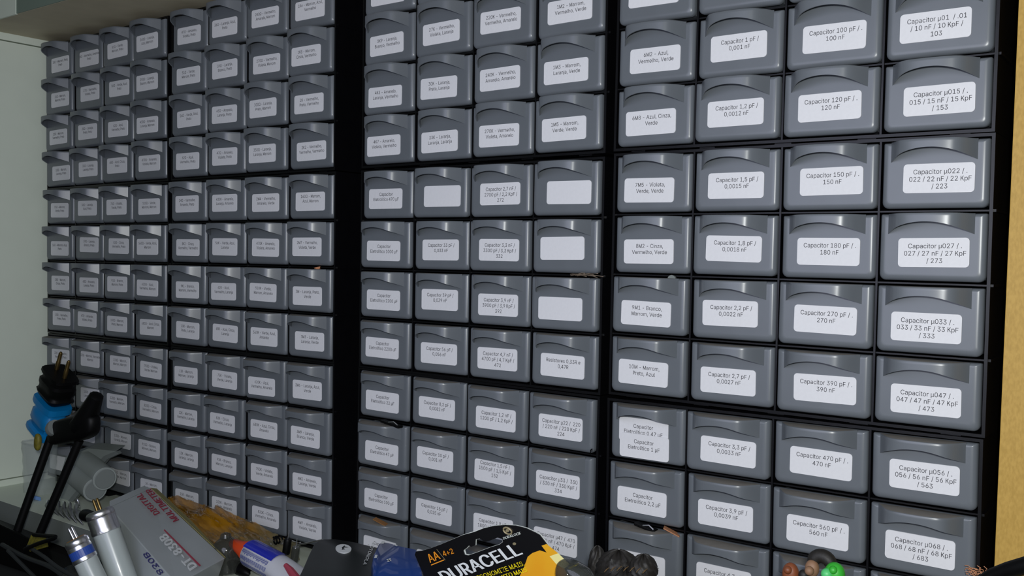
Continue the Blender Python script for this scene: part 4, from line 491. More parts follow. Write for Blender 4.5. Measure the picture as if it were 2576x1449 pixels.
b0 = a0 + ax*(L+.03); L2 = .56
t = Th('plug_adapter', b0, 'black plug adapter with two upright brass prongs on the blue adapter', 'adapter')
t.part('body', MB().loft(prof(b0, [(0, .72), (.07, .95), (.13, 1.04), (.17, .94), (.22, .93), (.27, .99), (.36, 1.0), (.40, .86), (.46, .86), (.50, 1.02), (L2, 1.0)], .33)), 'rubber', 40)
for q in (-1, 1):
    s0 = b0 + ax*L2 + ux*(-.155*q); t.part('prong', MB().turn(s0, s0+ax*.4, [(0, .04), (.16, .04), (.17, .034), (.33, .034), (.36, .02)], 12), 'brass', True)
# clamp on two rods
t = Th('clamp_stand', at(70, 1345, z=2.1), 'black clamp head on two long black rods in front of the blue plug adapter', 'clamp')
zc = 1.5
h = at(185, 1080, z=zc); hx = (at(240, 1068, z=zc) - at(130, 1092, z=zc))/2; hy = Vector((.01, .215, 0))
def blob(c, ax_, ay_, az_, n=14, m=24, e=0.7):
    vs_, fs = [], []
    for i in range(n+1):
        th = math.pi*i/n - math.pi/2; cs, sn = math.cos(th), math.sin(th)
        for j in range(m):
            ph = 2*math.pi*j/m; g = lambda v: math.copysign(abs(v)**e, v)
            vs_.append(c + ax_*g(cs)*g(math.cos(ph)) + az_*g(cs)*g(math.sin(ph)) + ay_*g(sn))
    for i in range(n):
        for j in range(m): fs.append((i*m+j, i*m+(j+1) % m, (i+1)*m+(j+1) % m, (i+1)*m+j))
    return MB().add(vs_, fs)
t.part('clamp_head', blob(h, hx, hy, Vector((0, 0, .16)), e=.55), 'rubber', 50)
q0, q1 = at(212, 1066, z=zc), at(243, 996, z=zc)
t.part('clamp_arm', MB().sweep([q0 + Vector((-.08, -.05, 0)), q0, (q0*2+q1)/3, (q0+q1*2)/3, q1, q1 + (q1-q0)*.04], [.2, .2, .175, .14, .11, .07], 10), 'rubber', 40)
t.part('clamp_ring', MB().turn(at(140, 1075, z=zc+.1), at(118, 1088, z=zc+.1), [(0, .13), (.05, .135), (.12, .12)], 16), 'greyd', 40)
for (xa, ya, xb, yb_) in ((128, 1100, 42, 1340), (200, 1108, 92, 1362)):
    pa, pb = at(xa, ya, z=zc), at(xb, yb_, z=1.9); d_ = (pb-pa)
    if pb.y < -9.2: pb = pa + d_*((-9.2-pa.y)/d_.y)
    d_ = pb-pa; t.part('rod', MB().turn(pa, pb, [(0, .068), (d_.length, .068)], 14), 'rubber', True)
pf = at(95, 1112, z=zc); t.part('wing_nut', blob(pf, Vector((.07, -.02, 0)), Vector((.02, .14, 0)), Vector((0, 0, .05)), 8, 12), 'tag', 50, label='olive brass wing nut')
bb = at(40, 1400, z=2.15); fl_ = lambda p: Vector((p.x, max(p.y, -9.29), p.z)); t.part('base', MB().hexa([fl_(v_) for v_ in [at(-60, 1290, z=2.0), at(120, 1375, z=2.0), at(150, 1470, z=2.0), at(-60, 1500, z=2.0), at(-60, 1285, z=1.5), at(100, 1345, z=1.5), at(120, 1440, z=1.5), at(-60, 1470, z=1.5)]]), 'rubber', bevel=.03)
for k, (pts, r_, lab) in enumerate((
    ([(5, 1370), (60, 1400), (130, 1428), (190, 1475)], .035, 'grey cable end running across the bottom left corner'),
    ([(20, 1385), (55, 1420), (95, 1460)], .03, 'short grey cable strand in the bottom left corner'),
    ([(70, 1375), (110, 1400), (150, 1430), (215, 1465)], .028, 'thin cable loop below the yellow tag'),
    ([(85, 1345), (115, 1348), (140, 1352), (95, 1368), (62, 1382)], .03, 'black cable loop around the yellow tag'))):
    z0 = 2.25 + .1*k; P_ = [at(x, y, z=z0 + .05*i) for i, (x, y) in enumerate(pts)]
    sm = []
    for i in range(len(P_)-1):
        for j in range(5):
            u = j/5; a_, b_, c_, d_ = P_[max(i-1, 0)], P_[i], P_[i+1], P_[min(i+2, len(P_)-1)]
            sm.append(0.5*((2*b_) + (c_-a_)*u + (2*a_-5*b_+4*c_-d_)*u*u + (3*b_-a_-3*c_+d_)*u**3))
    sm.append(P_[-1]); single('cable', MB().sweep(sm, r_, 8), 'cablem' if k < 3 else 'rubber', lab, 'cable', True, group='loose cables at the bottom left')
c = at(98, 1362, z=2.2); single('paper_label', MB().hexa([at(68, 1372, z=2.2), at(118, 1360, z=2.2), at(122, 1375, z=2.19), at(75, 1388, z=2.19), at(78, 1346, z=2.15), at(112, 1342, z=2.15), at(122, 1374, z=2.15), at(75, 1386, z=2.15)]), 'tag', 'yellow and black printed tag on the black base at bottom left', 'tag')
# grey adapter and two rolls
g0 = at(215, 1255, y=-8.54); t = Th('wall_adapter', g0, 'pale grey ribbed plastic block leaning behind the black rods', 'block')
zz = .55
F = [at(132, 1262, z=zz), at(172, 1262, z=zz), at(262, 1148, z=zz), at(292, 1135, z=zz), at(222, 1128, z=zz), at(165, 1150, z=zz)]
bk = Vector((-.28, .02, -.35)); mbk = MB().loft([[Vector(p) for p in F], [Vector(p)+bk for p in F]]); t.part('body', mbk, 'grey', bevel=.012)
t.part('side_lip', MB().loft([[p + Vector((0.0, 0, .02)) for p in (F[1], F[2], F[3])] + [at(298, 1142, z=zz+.02), at(268, 1156, z=zz+.02), at(182, 1262, z=zz+.02)], [p + Vector((-.02, 0, -.08)) for p in (F[1], F[2], F[3], at(298, 1142, z=zz+.02), at(268, 1156, z=zz+.02), at(182, 1262, z=zz+.02))]]), 'greyd', bevel=.004)
for k, (xa, ya, xb, yb_, lab) in enumerate(((190, 1190, 240, 1232, 'lower pale grey roll lying in front of the grey block'), (214, 1163, 264, 1205, 'upper pale grey roll lying behind the other grey roll'))):
    pa, pb = at(xa, ya, z=.72-.12*k), at(xb, yb_, z=.92-.12*k); l_ = (pb-pa).length
    tt = Th('plastic_roll', pa, lab, 'roll', 'two pale grey rolls'); tt.part('barrel', MB().turn(pa, pb, [(0, .19), (.01, .2), (l_-.01, .2), (l_, .19)], 24), 'grey', 40); tt.part('end_disc', MB().turn(pb, pb + (pb-pa)*.02, [(0, .17), (.01, .16)], 24), 'greyd')
# twist drill and ring
da, db = at(124, 1273, z=1.15), at(215, 1296, z=1.45); dl = (db-da).length; dd_ = (db-da).normalized(); e1 = dd_.cross(Vector((0, 1, 0))).normalized(); e2 = dd_.cross(e1)
t = Th('drill_bit', db, 'silver spiral drill bit pointing left at the shelf edge above the lamp tubes', 'drill bit')
for k in range(6):
    f = .04 + .16*k; w_ = .06 + .095*min(1, .35+f); p = da + dd_*dl*f; up_ = Vector((-.35, .94, 0))
    t.part('flute', MB().sweep([p + dd_*.16 - up_*w_ + Vector((0, 0, .03)), p + dd_*.08 - up_*w_*.4 + Vector((0, 0, .06)), p + up_*w_*.3 + Vector((0, 0, .06)), p - dd_*.09 + up_*w_*.9, p - dd_*.16 + up_*w_], [.01, .032, .036, .026, .008], 8), 'steel', 40)
t.part('core', MB().turn(da + dd_*.05, db, [(0, .02), (.1, .045), (dl-.05, .055)], 10), 'greyd', True)
sh = db; t.part('shank', MB().turn(sh - dd_*.05, sh + dd_*.35, [(0, .09), (.1, .10), (.4, .085)], 14), 'rubber', 40, label='black grip of the drill bit')
c = at(195, 1266, z=1.2); single('metal_ring', MB().sweep([c + Vector((.045*math.cos(a*math.pi/8), .085*math.sin(a*math.pi/8), .02*math.sin(a*math.pi/8))) for a in range(17)], .014, 7), 'steel', 'tiny metal ring standing on the shelf edge beside the drill bit', 'ring', True)
# fluorescent tubes
def ftube(pa, pb, r_, lab, plate, band):
    d_ = (pb-pa).normalized(); t = Th('fluorescent_tube', pb, lab, 'lamp tube', 'two white fluorescent tubes'); l_ = (pb-pa).length
    t.part('glass', MB().turn(pa + d_*.28, pb, [(0, r_*.93), (.03, r_*.97), (l_-.28, r_*.97)], 32), 'tube', True)
    t.part('end_cap', MB().turn(pa, pb, [(0, r_*.86), (.02, r_*.97), (.035, r_), (.08, r_), (.09, r_*.96), (.11, r_), (.24, r_), (.255, r_*1.03), (.29, r_*1.02), (.30, r_*.95)], 32), 'steel', 40)
    t.part('end_plate', MB().turn(pa - d_*.006, pa + d_*.01, [(0, r_*.78), (.012, r_*.82)], 24), plate)
    e_ = d_.cross(Vector((0, 0, 1))).normalized()
    for q in (-1, 1): t.part('pin', MB().turn(pa + e_*q*r_*.26, pa - d_*.3 + e_*q*r_*.26, [(0, .02), (.14, .02), (.16, .012)], 10), 'brass' if plate == 'steel' else 'steel', True)
    if band: t.part('band', MB().turn(pa + d_*.14, pb, [(0, r_*1.01), (.12, r_*1.01)], 32), 'bluelab')
def down(a, b): return a + (b-a)*((-9.27-a.y)/(b.y-a.y))
ftube(at(249, 1284, z=2.9), down(at(249, 1284, z=2.9), at(322, 1492, z=2.72)), .178, 'thicker white fluorescent tube with two pins up, nearest the silver box', 'steel', False)
ftube(at(190, 1356, z=3.3), down(at(190, 1356, z=3.3), at(268, 1520, z=3.1)), .148, 'white fluorescent tube with amber end plate and blue band, left of its twin', 'amber', True)
# multimeter box
TL, TR_, BR_, BL_ = at(276, 1276, y=-7.60), at(379, 1229, y=-7.60), at(572, 1408, y=-8.20), at(445, 1470, y=-8.20)
BR_ = at(566, 1404, y=-8.2)
up = (BR_-TR_).cross(TL-TR_).normalized(); up = up if up.y > 0 else -up; dn = -up*.62
t = Th('multimeter_box', (TL+BR_)/2 + dn, 'silver cardboard multimeter box leaning diagonally beside the fluorescent tubes', 'box')
t.part('carton', MB().hexa([TL+dn, TR_+dn, BR_+dn, BL_+dn, TL, TR_, BR_, BL_]), 'silver', bevel=.012)
inx = (TL-TR_).normalized(); iny = (BR_-TR_).normalized()
s2 = (up*.02 - inx*.10); s1 = TR_ + up*.012
t.part('side_flap', MB().loft([[TR_ - inx*.004, TR_ - inx*.19 + iny*.02 - up*.05, (TR_+BR_)/2 - inx*.17 - up*.04, BR_ - inx*.03 - up*.02, BR_ - inx*.004], [TR_ - inx*.004 + up*.012, TR_ - inx*.19 + iny*.02 - up*.038, (TR_+BR_)/2 - inx*.17 - up*.028, BR_ - inx*.03 - up*.008, BR_ - inx*.004 + up*.012]]), 'kraft', label='raw yellowish card side flap')
fl = [TL, TR_, at(356, 1215, z=TR_.z-.12), at(330, 1238, z=(TL.z+TR_.z)/2-.1), TL - iny*.03]
t.part('end_flap', MB().loft([[p + up*.004 for p in (TL, TR_, TR_ - iny*.13 + inx*.08, TL - iny*.13 - inx*.10)], [p - up*.008 for p in (TL, TR_, TR_ - iny*.13 + inx*.08, TL - iny*.13 - inx*.10)]]), 'silver')
def onbox(px, py): # point of the tilted top face under a pixel
    o_ = Vector(CAM); q_ = at(px, py, z=0) - o_; k = (TR_-o_).dot(up)/q_.dot(up); return o_ + q_*k
def btext(name, body, O_, X_, Y_, m, bold=0.0, label=None): 
    t.part(name, text3(MB(), body, onbox(*O_), onbox(*X_), onbox(*Y_), up*.012, bold), m, label=label)
z8 = lambda x, y: (260+x/5.82, 1200+y/5.82)
btext('printed_text', 'MULTIMETER', z8(1105, 640), z8(690, 185), z8(1020, 672), 'red', .008)
btext('printed_text', 'DIGITAL', z8(825, 540), z8(545, 250), z8(745, 575), 'red', .008)
btext('printed_text', 'DT-830B', z8(1370, 1320), z8(905, 840), z8(1265, 1390), 'pale', .03)
t.part('printed_line', MB().loft([[onbox(*z8(*p)) + up*.010 for p in ((1425, 1305), (890, 775), (880, 790), (1400, 1318))], [onbox(*z8(*p)) + up*.013 for p in ((1425, 1305), (890, 775), (880, 790), (1400, 1318))]]), 'red')
lf = (TL-TR_).normalized()
nrm = lf
def onside(px, py):
    o_ = Vector(CAM); q_ = at(px, py, z=0) - o_; nn = (BL_-TL).cross(dn).normalized(); k = (TL-o_).dot(nn)/q_.dot(nn); return o_ + q_*k
nn = (BL_-TL).cross(dn).normalized(); nn = nn if nn.dot(inx) > 0 else -nn
t.part('printed_text', text3(MB(), '830B', onside(*z8(830, 1440)), onside(*z8(590, 1130)), onside(*z8(900, 1400)), nn*.01, .01), 'navy')
# wrinkled amber bag
def wavy(name, corner, nx, nz, hfun, m, label, cat):
    vs_, fs = [], []
    for i in range(nx+1):
        for j in range(nz+1): vs_.append(hfun(i/nx, j/nz))
    for i in range(nx):
        for j in range(nz): fs.append((i*(nz+1)+j, (i+1)*(nz+1)+j, (i+1)*(nz+1)+j+1, i*(nz+1)+j+1))
    single(name, MB().add(vs_, fs), m, label, cat, True)
from mathutils import noise as nz_
A_, B_, C_, D_ = at(425, 1256, z=.25), at(765, 1350, z=.35), at(770, 1440, y=-8.42), at(470, 1372, y=-8.42)
def bag(u, v):
    top = A_.lerp(B_, u); bot = D_.lerp(C_, u); p = top.lerp(bot, v)
    top_lift = .10*math.sin(u*math.pi*1.3+.5)*(1-v)
    n1 = nz_.noise(Vector((u*5+v*2, v*4, .3))); n2 = nz_.noise(Vector((u*16-v*9, v*9, 4.2))); n3 = nz_.noise(Vector((u*34, v*30, 9)))
    return p + Vector((0, top_lift + .11*n1 + .05*n2 + .015*n3, .10*n1 + .05*n2 + .16*math.sin(v*math.pi)))
wavy('plastic_bag', None, 70, 36, bag, 'amberfilm', 'wrinkled amber and clear plastic bag lying in front of the bottom drawers', 'bag')
# small jar and dark bits in front of the bag
j0 = at(572, 1440, y=-8.5); t = Th('clear_jar', j0, 'smoky clear little jar beside the orange nozzle', 'jar')
jt = at(568, 1352, z=j0.z); jl = (jt-j0).length
t.part('body', MB().turn(j0, jt, [(0, .15), (.02, .19), (jl*.7, .2), (jl*.85, .17), (jl, .08)], 28), 'smoke', True); t.part('lid', MB().turn(jt, jt+(jt-j0)*.2, [(0, .08), (.05, .07), (.07, .02)], 20), 'smoke', True)
for k, (px, py) in enumerate(((590, 1400), (638, 1432), (705, 1368))):
    c = at(px, py, y=-8.48 if k < 2 else -8.2); r_ = .07 if k < 2 else .05
    single('wire_coil', MB().sweep([c + Vector((r_*math.cos(a*.5), r_*math.sin(a*.5) + .07, .004*a)) for a in range(30)], .014, 6), 'rubber', ['small black wire coil at the near corner of the silver box', 'small black wire coil left of the glue tube body', 'small black wire coil above the blue end of the glue tube'][k], 'coil', True)
c = at(600, 1440, y=-8.5); single('black_lump', blob(c + Vector((0, .06, 0)), Vector((.28, -.02, .03)), Vector((0, .09, 0)), Vector((0, 0, .09)), 8, 18, 1.0), 'rubber', 'dark glossy curved piece below the glue nozzle at the bottom edge', 'scrap', True)
pa, pb = at(748, 1371, z=.55), at(812, 1358, z=.62); single('metal_rod', MB().turn(pa, pb, [(0, .012), ((pb-pa).length, .012)], 10), 'steel', 'thin bright metal rod between the clear bag and the black charger', 'rod', True)
for k, (px, py, lab) in enumerate(((722, 1372, 'small capped black capacitor leaning against the clear bag'), (742, 1392, 'small clear capacitor beside the black charger'))):
    c = at(px, py, z=.8); tt = Th('small_capacitor', c - Vector((0, .12, 0)), lab, 'capacitor'); m_ = ('rubber', 'smoke')[k]
    tt.part('can', MB().turn(c - Vector((.02, .12, 0)), c + Vector((.02, .1, 0)), [(0, .05), (.02, .055), (.2, .055), (.22, .045)], 16), m_, True); tt.part('lead', MB().turn(c + Vector((.02, .1, 0)), c + Vector((.04, .22, 0)), [(0, .008), (.12, .008)], 6), 'steel', True)
# glue tube
g0, g1, g2, g3 = at(584, 1366, y=-8.10), at(632, 1392, y=-8.14), at(706, 1432, y=-8.18), at(800, 1490, y=-8.25)
t = Th('glue_tube', (g2.x, -8.5, g2.z), 'blue and white glue tube with orange nozzle lying between box and charger', 'glue tube')
dg_ = (g1-g0).normalized(); l1 = (g1-g0).length
t.part('nozzle', MB().turn(g0, g1, [(0, .045), (.02, .068), (l1*.5, .10), (l1*.85, .145), (l1, .15), (l1+.05, .14)], 28), 'orange', 45)
lb = (g2-g1).length
def oval(c, d_, ra, rb, n=32, roll=0.0, y_off=0.0):
    s_ = d_.cross(Vector((0, 1, 0))).normalized(); u_ = s_.cross(d_).normalized(); return [c + s_*ra*math.cos(2*math.pi*i/n) + u_*(rb*math.sin(2*math.pi*i/n)) for i in range(n)]
db_ = (g2-g1).normalized(); de_ = (g3-g2).normalized()
R0 = [oval(g1 + db_*(-.02), db_, .15, .15), oval(g1 + db_*.03, db_, .192, .185), oval(g1 + db_*(lb*.45), db_, .195, .185), oval(g2 + db_*(-.05), db_, .20, .17), oval(g2 + de_*(.25), de_, .23, .12), oval(g2 + de_*(.6), de_, .27, .07), oval(g3, de_, .30, .03)]
t.part('body', MB().loft(R0), 'gluew', 50)
s_ = db_.cross(Vector((0, 1, 0))).normalized(); u_ = s_.cross(db_).normalized()
if u_.y < 0: u_ = -u_
if s_.z > 0: s_ = -s_              # s_ points to the far side
def skin(l, ang, lift=.006): return g1 + db_*l + s_*(.197+lift)*math.cos(ang) + u_*(.187+lift)*math.sin(ang)
pm = MB(); NA = 12
for (l0_, l1_, a0_, a1_) in ((.02, lb*.98, .9, 2.35),):
    for i in range(NA):
        aa, ab = a0_+(a1_-a0_)*i/NA, a0_+(a1_-a0_)*(i+1)/NA; pm.add([skin(l0_, aa), skin(l1_, aa*1.0), skin(l1_, ab), skin(l0_, ab)], [(0, 1, 2, 3)])
t.part('blue_panel', pm, 'cobalt', True, label='cobalt blue upper half of the tube wrap')
tp = MB()
for k in range(26):
    l_ = .06 + (lb-.1)*k/26
    for (b0_, b1_) in ((2.45, 2.8), (2.9, 3.25), (3.35, 3.7)):
        b1_ -= R.uniform(0, .12)
        for i in range(3):
            aa, ab = b0_+(b1_-b0_)*i/3, b0_+(b1_-b0_)*(i+1)/3; tp.add([skin(l_, aa, .004), skin(l_+.011, aa, .004), skin(l_+.011, ab, .004), skin(l_, ab, .004)], [(0, 1, 2, 3)])
t.part('small_print', tp, 'bluetxt', kind='stuff')
q0, q1, q2 = at(722, 1425, y=-8.02), at(748, 1452, y=-8.1), at(735, 1455, y=-8.1); t.part('red_stripe', MB().sweep([at(718, 1421, y=-7.99), at(731, 1436, y=-8.04), at(750, 1462, y=-8.1)], [.03, .05, .06], 8), 'red', True)
t.part('blue_tab', blob(at(700, 1397, z=g2.z-.1), Vector((.14, -.02, .02)), Vector((0, .04, 0)), Vector((0, 0, .07)), 8, 16), 'cobalt', True)
# charger
YC = -7.5
def yc(px, py, dy=0.0): return at(px, py, y=YC+dy)
out = [(745, 1460), (762, 1425), (775, 1395), (790, 1364), (806, 1355), (840, 1354), (890, 1362), (940, 1374), (1000, 1388), (1048, 1402), (1062, 1440), (1066, 1500), (760, 1500)]
top = [yc(*p) for p in out]; cen = sum(top, Vector())/len(top)
t = Th('battery_charger', (cen.x, -9.29, cen.z), 'black battery charger with round white logo, left of the battery card', 'charger')
dn_ = Vector((0, 1, 0))
t.part('housing', MB().loft([[Vector((p.x, -9.29, p.z)) for p in top], [p - dn_*.5 for p in top], [p - dn_*.05 for p in top], [p.lerp(cen, .02) - dn_*.012 for p in top], [p.lerp(cen, .05) for p in top]]), 'charger', 50)
lc = yc(864, 1381); la, lb_ = yc(884, 1382)-lc, yc(864, 1370)-lc
t.part('logo_disc', MB().loft([[lc + la*math.cos(2*math.pi*i/28) + lb_*math.sin(2*math.pi*i/28) + dn_*e for i in range(28)] for e in (-.002, .006)]), 'pale', label='round white logo disc')
z4 = lambda x, y, e=.0: yc(740+x/7.576, 1320+y/7.576) + dn_*e
lg = MB()
for tri in (((905, 450), (960, 405), (965, 440)), ((960, 425), (1040, 445), (960, 447)), ((905, 450), (965, 440), (925, 468)), ((925, 455), (975, 480), (905, 488))): lg.add([z4(x, y, .008) for x, y in tri], [(0, 1, 2)])
t.part('logo_mark', lg, 'charger')
t.part('printed_text', text3(MB(), 'MOTOROLA', z4(1490, 350), z4(1310, 770), z4(1545, 365), dn_*.006, .02), 'pale')
bp = [(1610, 470), (1700, 440), (1800, 460), (2050, 530), (2330, 590), (2420, 700), (2480, 1300), (1500, 1300), (1470, 880), (1500, 700)]
bt = [z4(x, y) for x, y in bp]; bc = sum(bt, Vector())/len(bt)
t.part('battery_pack', MB().loft([[p for p in bt], [p + dn_*.05 for p in bt], [p.lerp(bc, .05) + dn_*.075 for p in bt]]), 'bluepack', 50, label='glossy dark blue battery seated in the charger')
def bar(p, q, w_):
    mk = MB()
    p, q = z4(*p, .082), z4(*q, .082); d_ = (q-p); s2_ = d_.cross(Vector((0, 1, 0))).normalized()*w_; mk.add([p-s2_, q-s2_, q+s2_, p+s2_], [(0, 1, 2, 3)]); t.part('white_mark', mk, 'pale')
bar((1565, 712), (1545, 772), .014); bar((1770, 795), (1840, 830), .012); bar((1790, 845), (1825, 780), .012); bar((1705, 440), (1670, 490), .02); bar((1900, 505), (1960, 535), .012)
# battery card
ZC = 2.25
def cz(px, py, dz=0.0): return at(px, py, z=ZC+dz)
z5 = lambda x, y: (1020+x/7.576, 1300+y/7.576)
O5 = [(185, 720), (205, 660), (300, 650), (500, 590), (700, 515), (900, 430), (1100, 345), (1310, 290), (1500, 215), (1700, 170), (1900, 155), (2100, 165), (2300, 215), (2480, 300), (2560, 345), (2680, 500), (2900, 800), (3080, 960), (3300, 1100), (3600, 1300)]
pts = [cz(*z5(x, y)) for x, y in O5]
ldir = (cz(*z5(490, 1129)) - cz(*z5(200, 760)))
botL = pts[0] + ldir.normalized()*1.75; pts += [Vector((pts[-1].x+.1, -9.25, ZC)), Vector((botL.x, -9.25, ZC))]
H5 = [(1105, 640), (1160, 600), (1215, 545), (1260, 570), (1330, 545), (1335, 430), (1420, 410), (1520, 480), (1640, 445), (1760, 395), (1850, 420), (1865, 475), (1800, 525), (1620, 580), (1400, 665), (1200, 735), (1130, 720)]
hole = [cz(*z5(x, y)) for x, y in H5]
def flat_sheet(outer, holes, thick):
    cu = bpy.data.curves.new('c', 'CURVE'); cu.dimensions = '2D'; cu.fill_mode = 'BOTH'; cu.extrude = thick/2
    for ring in [outer] + holes:
        sp = cu.splines.new('POLY'); sp.points.add(len(ring)-1); sp.use_cyclic_u = True
        for i, p in enumerate(ring): sp.points[i].co = (p.x, p.y, 0, 1)
    ob = bpy.data.objects.new('c', cu); C.objects.link(ob); dg = bpy.context.evaluated_depsgraph_get(); me = ob.evaluated_get(dg).to_mesh()
    m_ = MB().add([(v.co.x, v.co.y, outer[0].z + v.co.z) for v in me.vertices], [tuple(f.vertices) for f in me.polygons])
    bpy.data.objects.remove(ob); bpy.data.curves.remove(cu); return m_
t = Th('battery_pack_card', (pts[8].x, -9.29, ZC), 'black battery blister card with big white brand lettering and hanging hole', 'battery card')
t.part('card', flat_sheet(pts, [hole], .012), 'card')
cen = sum(pts[:16], Vector())/16
t.part('card_core', flat_sheet([p + (Vector((p.x-cen.x, p.y-cen.y, 0)).normalized()*.008) + Vector((0, 0, -.012)) for p in pts], [[p.lerp(sum(hole, Vector())/len(hole), .05) + Vector((0, 0, -.012)) for p in hole]], .006), 'cardedge', label='pale card edge around the black print')
FZ = Vector((0, 0, .0095))
def ctext(body, O_, X_, Y_, m, bold=0.0): t.part('printed_text', text3(MB(), body, cz(*z5(*O_)), cz(*z5(*X_)), cz(*z5(*Y_)), FZ, bold), m)
ctext('DURACELL', (775, 1255), (2265, 700), (620, 1055), 'pale', .035)
ctext('AA', (480, 875), (695, 790), (400, 725), 'gold', .03)
ctext('4+2', (750, 750), (945, 690), (705, 655), 'gold', .015)
ctext('DURALOCK', (1885, 430), (2220, 325), (1868, 385), 'cardedge', .02)
ctext('ECONOMIZE MAIS,', (1400, 1205), (2300, 915), (1355, 1125), 'yellow', .03)
ctext('MUITO MAIS', (1760, 1225), (2345, 1035), (1720, 1150), 'yellow', .01)
def cpoly(name, P5, m, dz=.008, label=None):
    P_ = [cz(*z5(*p), dz) for p in P5]; t.part(name, MB().add(P_, [tuple(range(len(P_)))]), m, label=label)
cpoly('printed_line', [(590, 620), (600, 620), (765, 825), (752, 825)], 'goldr'); cpoly('printed_line', [(490, 930), (740, 830), (735, 812), (485, 912)], 'gold')
cpoly('dot', [(2075+34*math.cos(a*.5236), 515+27*math.sin(a*.5236)) for a in range(12)], 'goldr')
t.part('gold_seal', MB().sweep([cz(*z5(1945+78*math.cos(a*.3142)+12*math.sin(a*.3142), 268+62*math.sin(a*.3142)+18*math.cos(a*.3142)), .012) for a in range(21)], .009, 6), 'goldr', True); cpoly('seal_centre', [(1945+38*math.cos(a*.5236), 262+32*math.sin(a*.5236)) for a in range(12)], 'goldr')
cpoly('warm_print', [(2150, 1129+60), (2260, 960), (2330, 760), (2420, 690), (2560, 640), (2750, 700), (3000, 950), (3150, 1129+60)], 'warm', .0075, 'orange and gold printed corner of the card')
z6 = lambda x, y: ((x/6.44+260)*7.576, y/6.44*7.576)      # pixels of the right hand close-up in card units
cpoly('yellow_band', [z6(530, 470), z6(610, 440), z6(800, 590), z6(660, 640)], 'warm', .010); cpoly('cream_band', [z6(660, 640), z6(800, 590), z6(985, 770), z6(900, 840), z6(780, 780)], 'cream', .010); cpoly('yellow_tip', [z6(960, 830), z6(1130, 740), z6(1140, 765), z6(990, 850)], 'yellow', .010)
bl = at(1448, 1452, z=ZC+.12); t.part('blister', blob(bl, Vector((.20, -.06, 0)), Vector((.03, .13, 0)), Vector((0, 0, .12)), 12, 24, .8), 'smoke', True)
# dark hidden box that carries the small figures, below the frame
single('storage_box', MB().box(13.2, 16.9, -9.29, -7.62, 1.2, 2.5), 'rubber', 'black box just below the frame under the dark carving and coloured lumps', 'box', bevel=.02)
# carved dark ornament
def lobe(c, rx_, ry_, rz_, nrib, tw, ph=0.0):
    vs_, fs = [], []; n, m = 26, 64
    for i in range(n+1):
        th = math.pi*i/n - math.pi/2
        for j in range(m):
            a = 2*math.pi*j/m; rr_ = 1 + .05*math.sin(nrib*(a + tw*th) + ph) + .05*nz_.noise(Vector((a*3, th*6, ph)))
            vs_.append(c + Vector((rx_*math.cos(th)*math.cos(a)*rr_, ry_*math.sin(th)*(1+.06*math.sin(nrib*a)), rz_*math.cos(th)*math.sin(a)*rr_)))
    for i in range(n):
        for j in range(m): fs.append((i*m+j, i*m+(j+1) % m, (i+1)*m+(j+1) % m, (i+1)*m+j))
    return MB().add(vs_, fs)
ZB = 1.8
t = Th('carved_ornament', at(1570, 1500, z=ZB), 'dark carved ornament with ribbed lobes, right of the battery card', 'ornament')
t.part('lobe', lobe(at(1556, 1438, z=ZB), .22, .20, .2, 13, 1.2), 'bark', True); t.part('lobe', lobe(at(1618, 1436, z=ZB+.05), .13, .15, .15, 11, -1.0, 1.0), 'bark', True)
t.part('lobe', lobe(at(1502, 1418, z=ZB-.1), .08, .17, .1, 8, .6, 2.0), 'bark', True); t.part('lobe', lobe(at(1572, 1490, z=ZB+.1), .33, .24, .22, 17, .5, 3.0), 'bark', True)
for k in range(7):
    x0, y0_ = 1520+k*16, 1444-6*math.sin(k*.6)*1.2-abs(k-3)*1.5; P_ = [at(x0, y0_, z=ZB+.34), at(x0+6, y0_-7, z=ZB+.33), at(x0+13, y0_-12, z=ZB+.30)]
    t.part('gilt_ridge', MB().sweep(P_, [.003, .006, .002], 6), 'gilt', True)
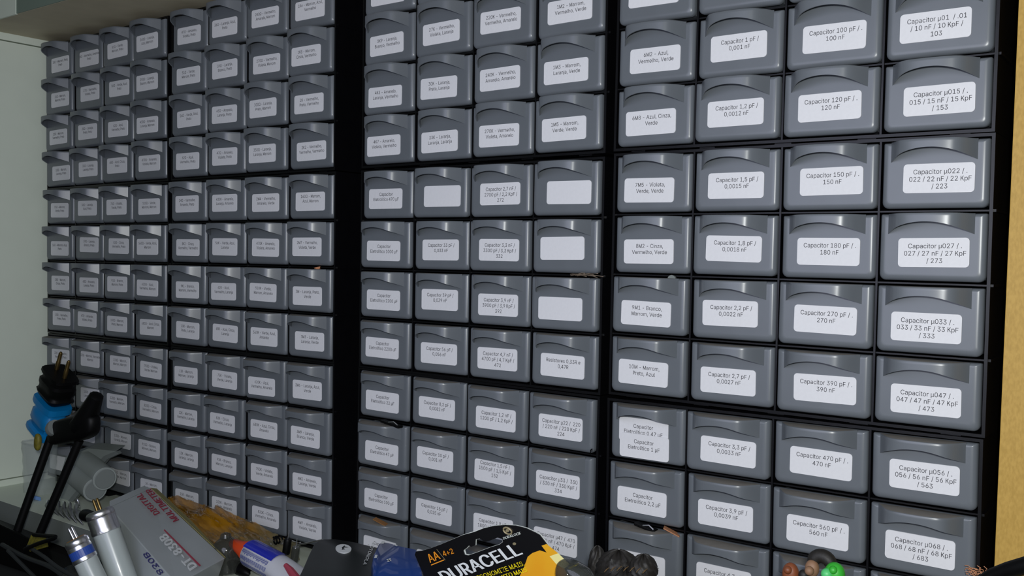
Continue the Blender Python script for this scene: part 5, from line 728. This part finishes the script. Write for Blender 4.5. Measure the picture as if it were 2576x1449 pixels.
# coloured lumps
ZT = 1.6
def lump(name, px, py, rx_, ry_, m, lab, extra=()):
    c = at(px, py, z=ZT); tt = Th(name, (c.x, -7.6, c.z), lab, 'figure', 'small rubbery lumps at the bottom edge')
    tt.part('body', blob(c, Vector((rx_, 0, 0)), Vector((0, ry_, 0)), Vector((0, 0, rx_*.9)), 12, 22, .95), m, True)
    tt.part('stem', MB().turn(Vector((c.x, -7.6, c.z)), c, [(0, rx_*.5), ((c.y+7.6), rx_*.6)], 12), m, True)
    for (ex, ey, r_, m2) in extra: tt.part('bump', blob(at(ex, ey, z=ZT+.06), Vector((r_, 0, 0)), Vector((0, r_, 0)), Vector((0, 0, r_)), 8, 14, 1), m2, True)
lump('rubber_figure', 1989, 1444, .072, .10, 'rust', 'rust brown lump, leftmost of the coloured pieces at the bottom edge', ((1982, 1434, .035, 'rust'),))
lump('rubber_figure', 2043, 1430, .06, .075, 'tan', 'tan knobbly lump between the rust brown and the green one', ((2022, 1446, .045, 'bark'), (2036, 1436, .04, 'tan')))
lump('rubber_figure', 2100, 1444, .085, .10, 'green', 'bright green lump, rightmost of the coloured pieces at the bottom edge', ((2080, 1444, .05, 'mint'), (2096, 1434, .035, 'green')))
c = at(2068, 1416, z=ZT-.05); single('rubber_arch', MB().sweep([c + Vector((.075*math.cos(a*math.pi/12), .07*math.sin(a*math.pi/12) - .01, 0)) for a in range(13)], [.05, .055, .06, .06, .06, .06, .06, .06, .06, .06, .06, .055, .05], 12), 'bark', 'black curved arch behind the tan and green lumps', 'arch', True)
# bottom right corner: black cable and fluff
P_ = [at(2470, 1462, z=.9), at(2500, 1446, z=.9), at(2540, 1434, z=.95), (at(2600, 1416, z=1.0))]; single('thick_cable', MB().sweep(P_, [.05, .06, .07, .07], 12), 'rubber', 'thick black cable crossing in front of the yellow panel foot', 'cable', True)
c = at(2458, 1437, z=.12); fz = MB()
for k in range(26):
    a = R.uniform(0, 6.28); p = c + Vector((R.uniform(-.07, .07), R.uniform(-.03, .03), R.uniform(-.02, .04))); fz.sweep([p, p + Vector((.04*math.cos(a), .025*math.sin(a), .01)), p + Vector((.06*math.cos(a+.6), .04*math.sin(a+.6), 0))], .004, 4)
single('dust_fluff', fz, 'scrap', 'tuft of beige fluff at the lower right corner of the last drawer', 'fluff', kind='stuff')

jb = at(205, 1420, z=2.35); jb.y = -9.28; jt = Vector((jb.x, -8.62, jb.z)); t = Th('dark_jar', jb, 'dark smoky jar standing behind the fluorescent tubes', 'jar')
t.part('body', MB().turn(jb, jt, [(0, .34), (.03, .38), (.45, .38), (.58, .30), (.66, .22)], 32), 'smoke', True); t.part('rim', MB().turn(jt, jt + Vector((0, 1, 0)), [(0, .23), (.05, .23)], 32), 'smoke', 40)
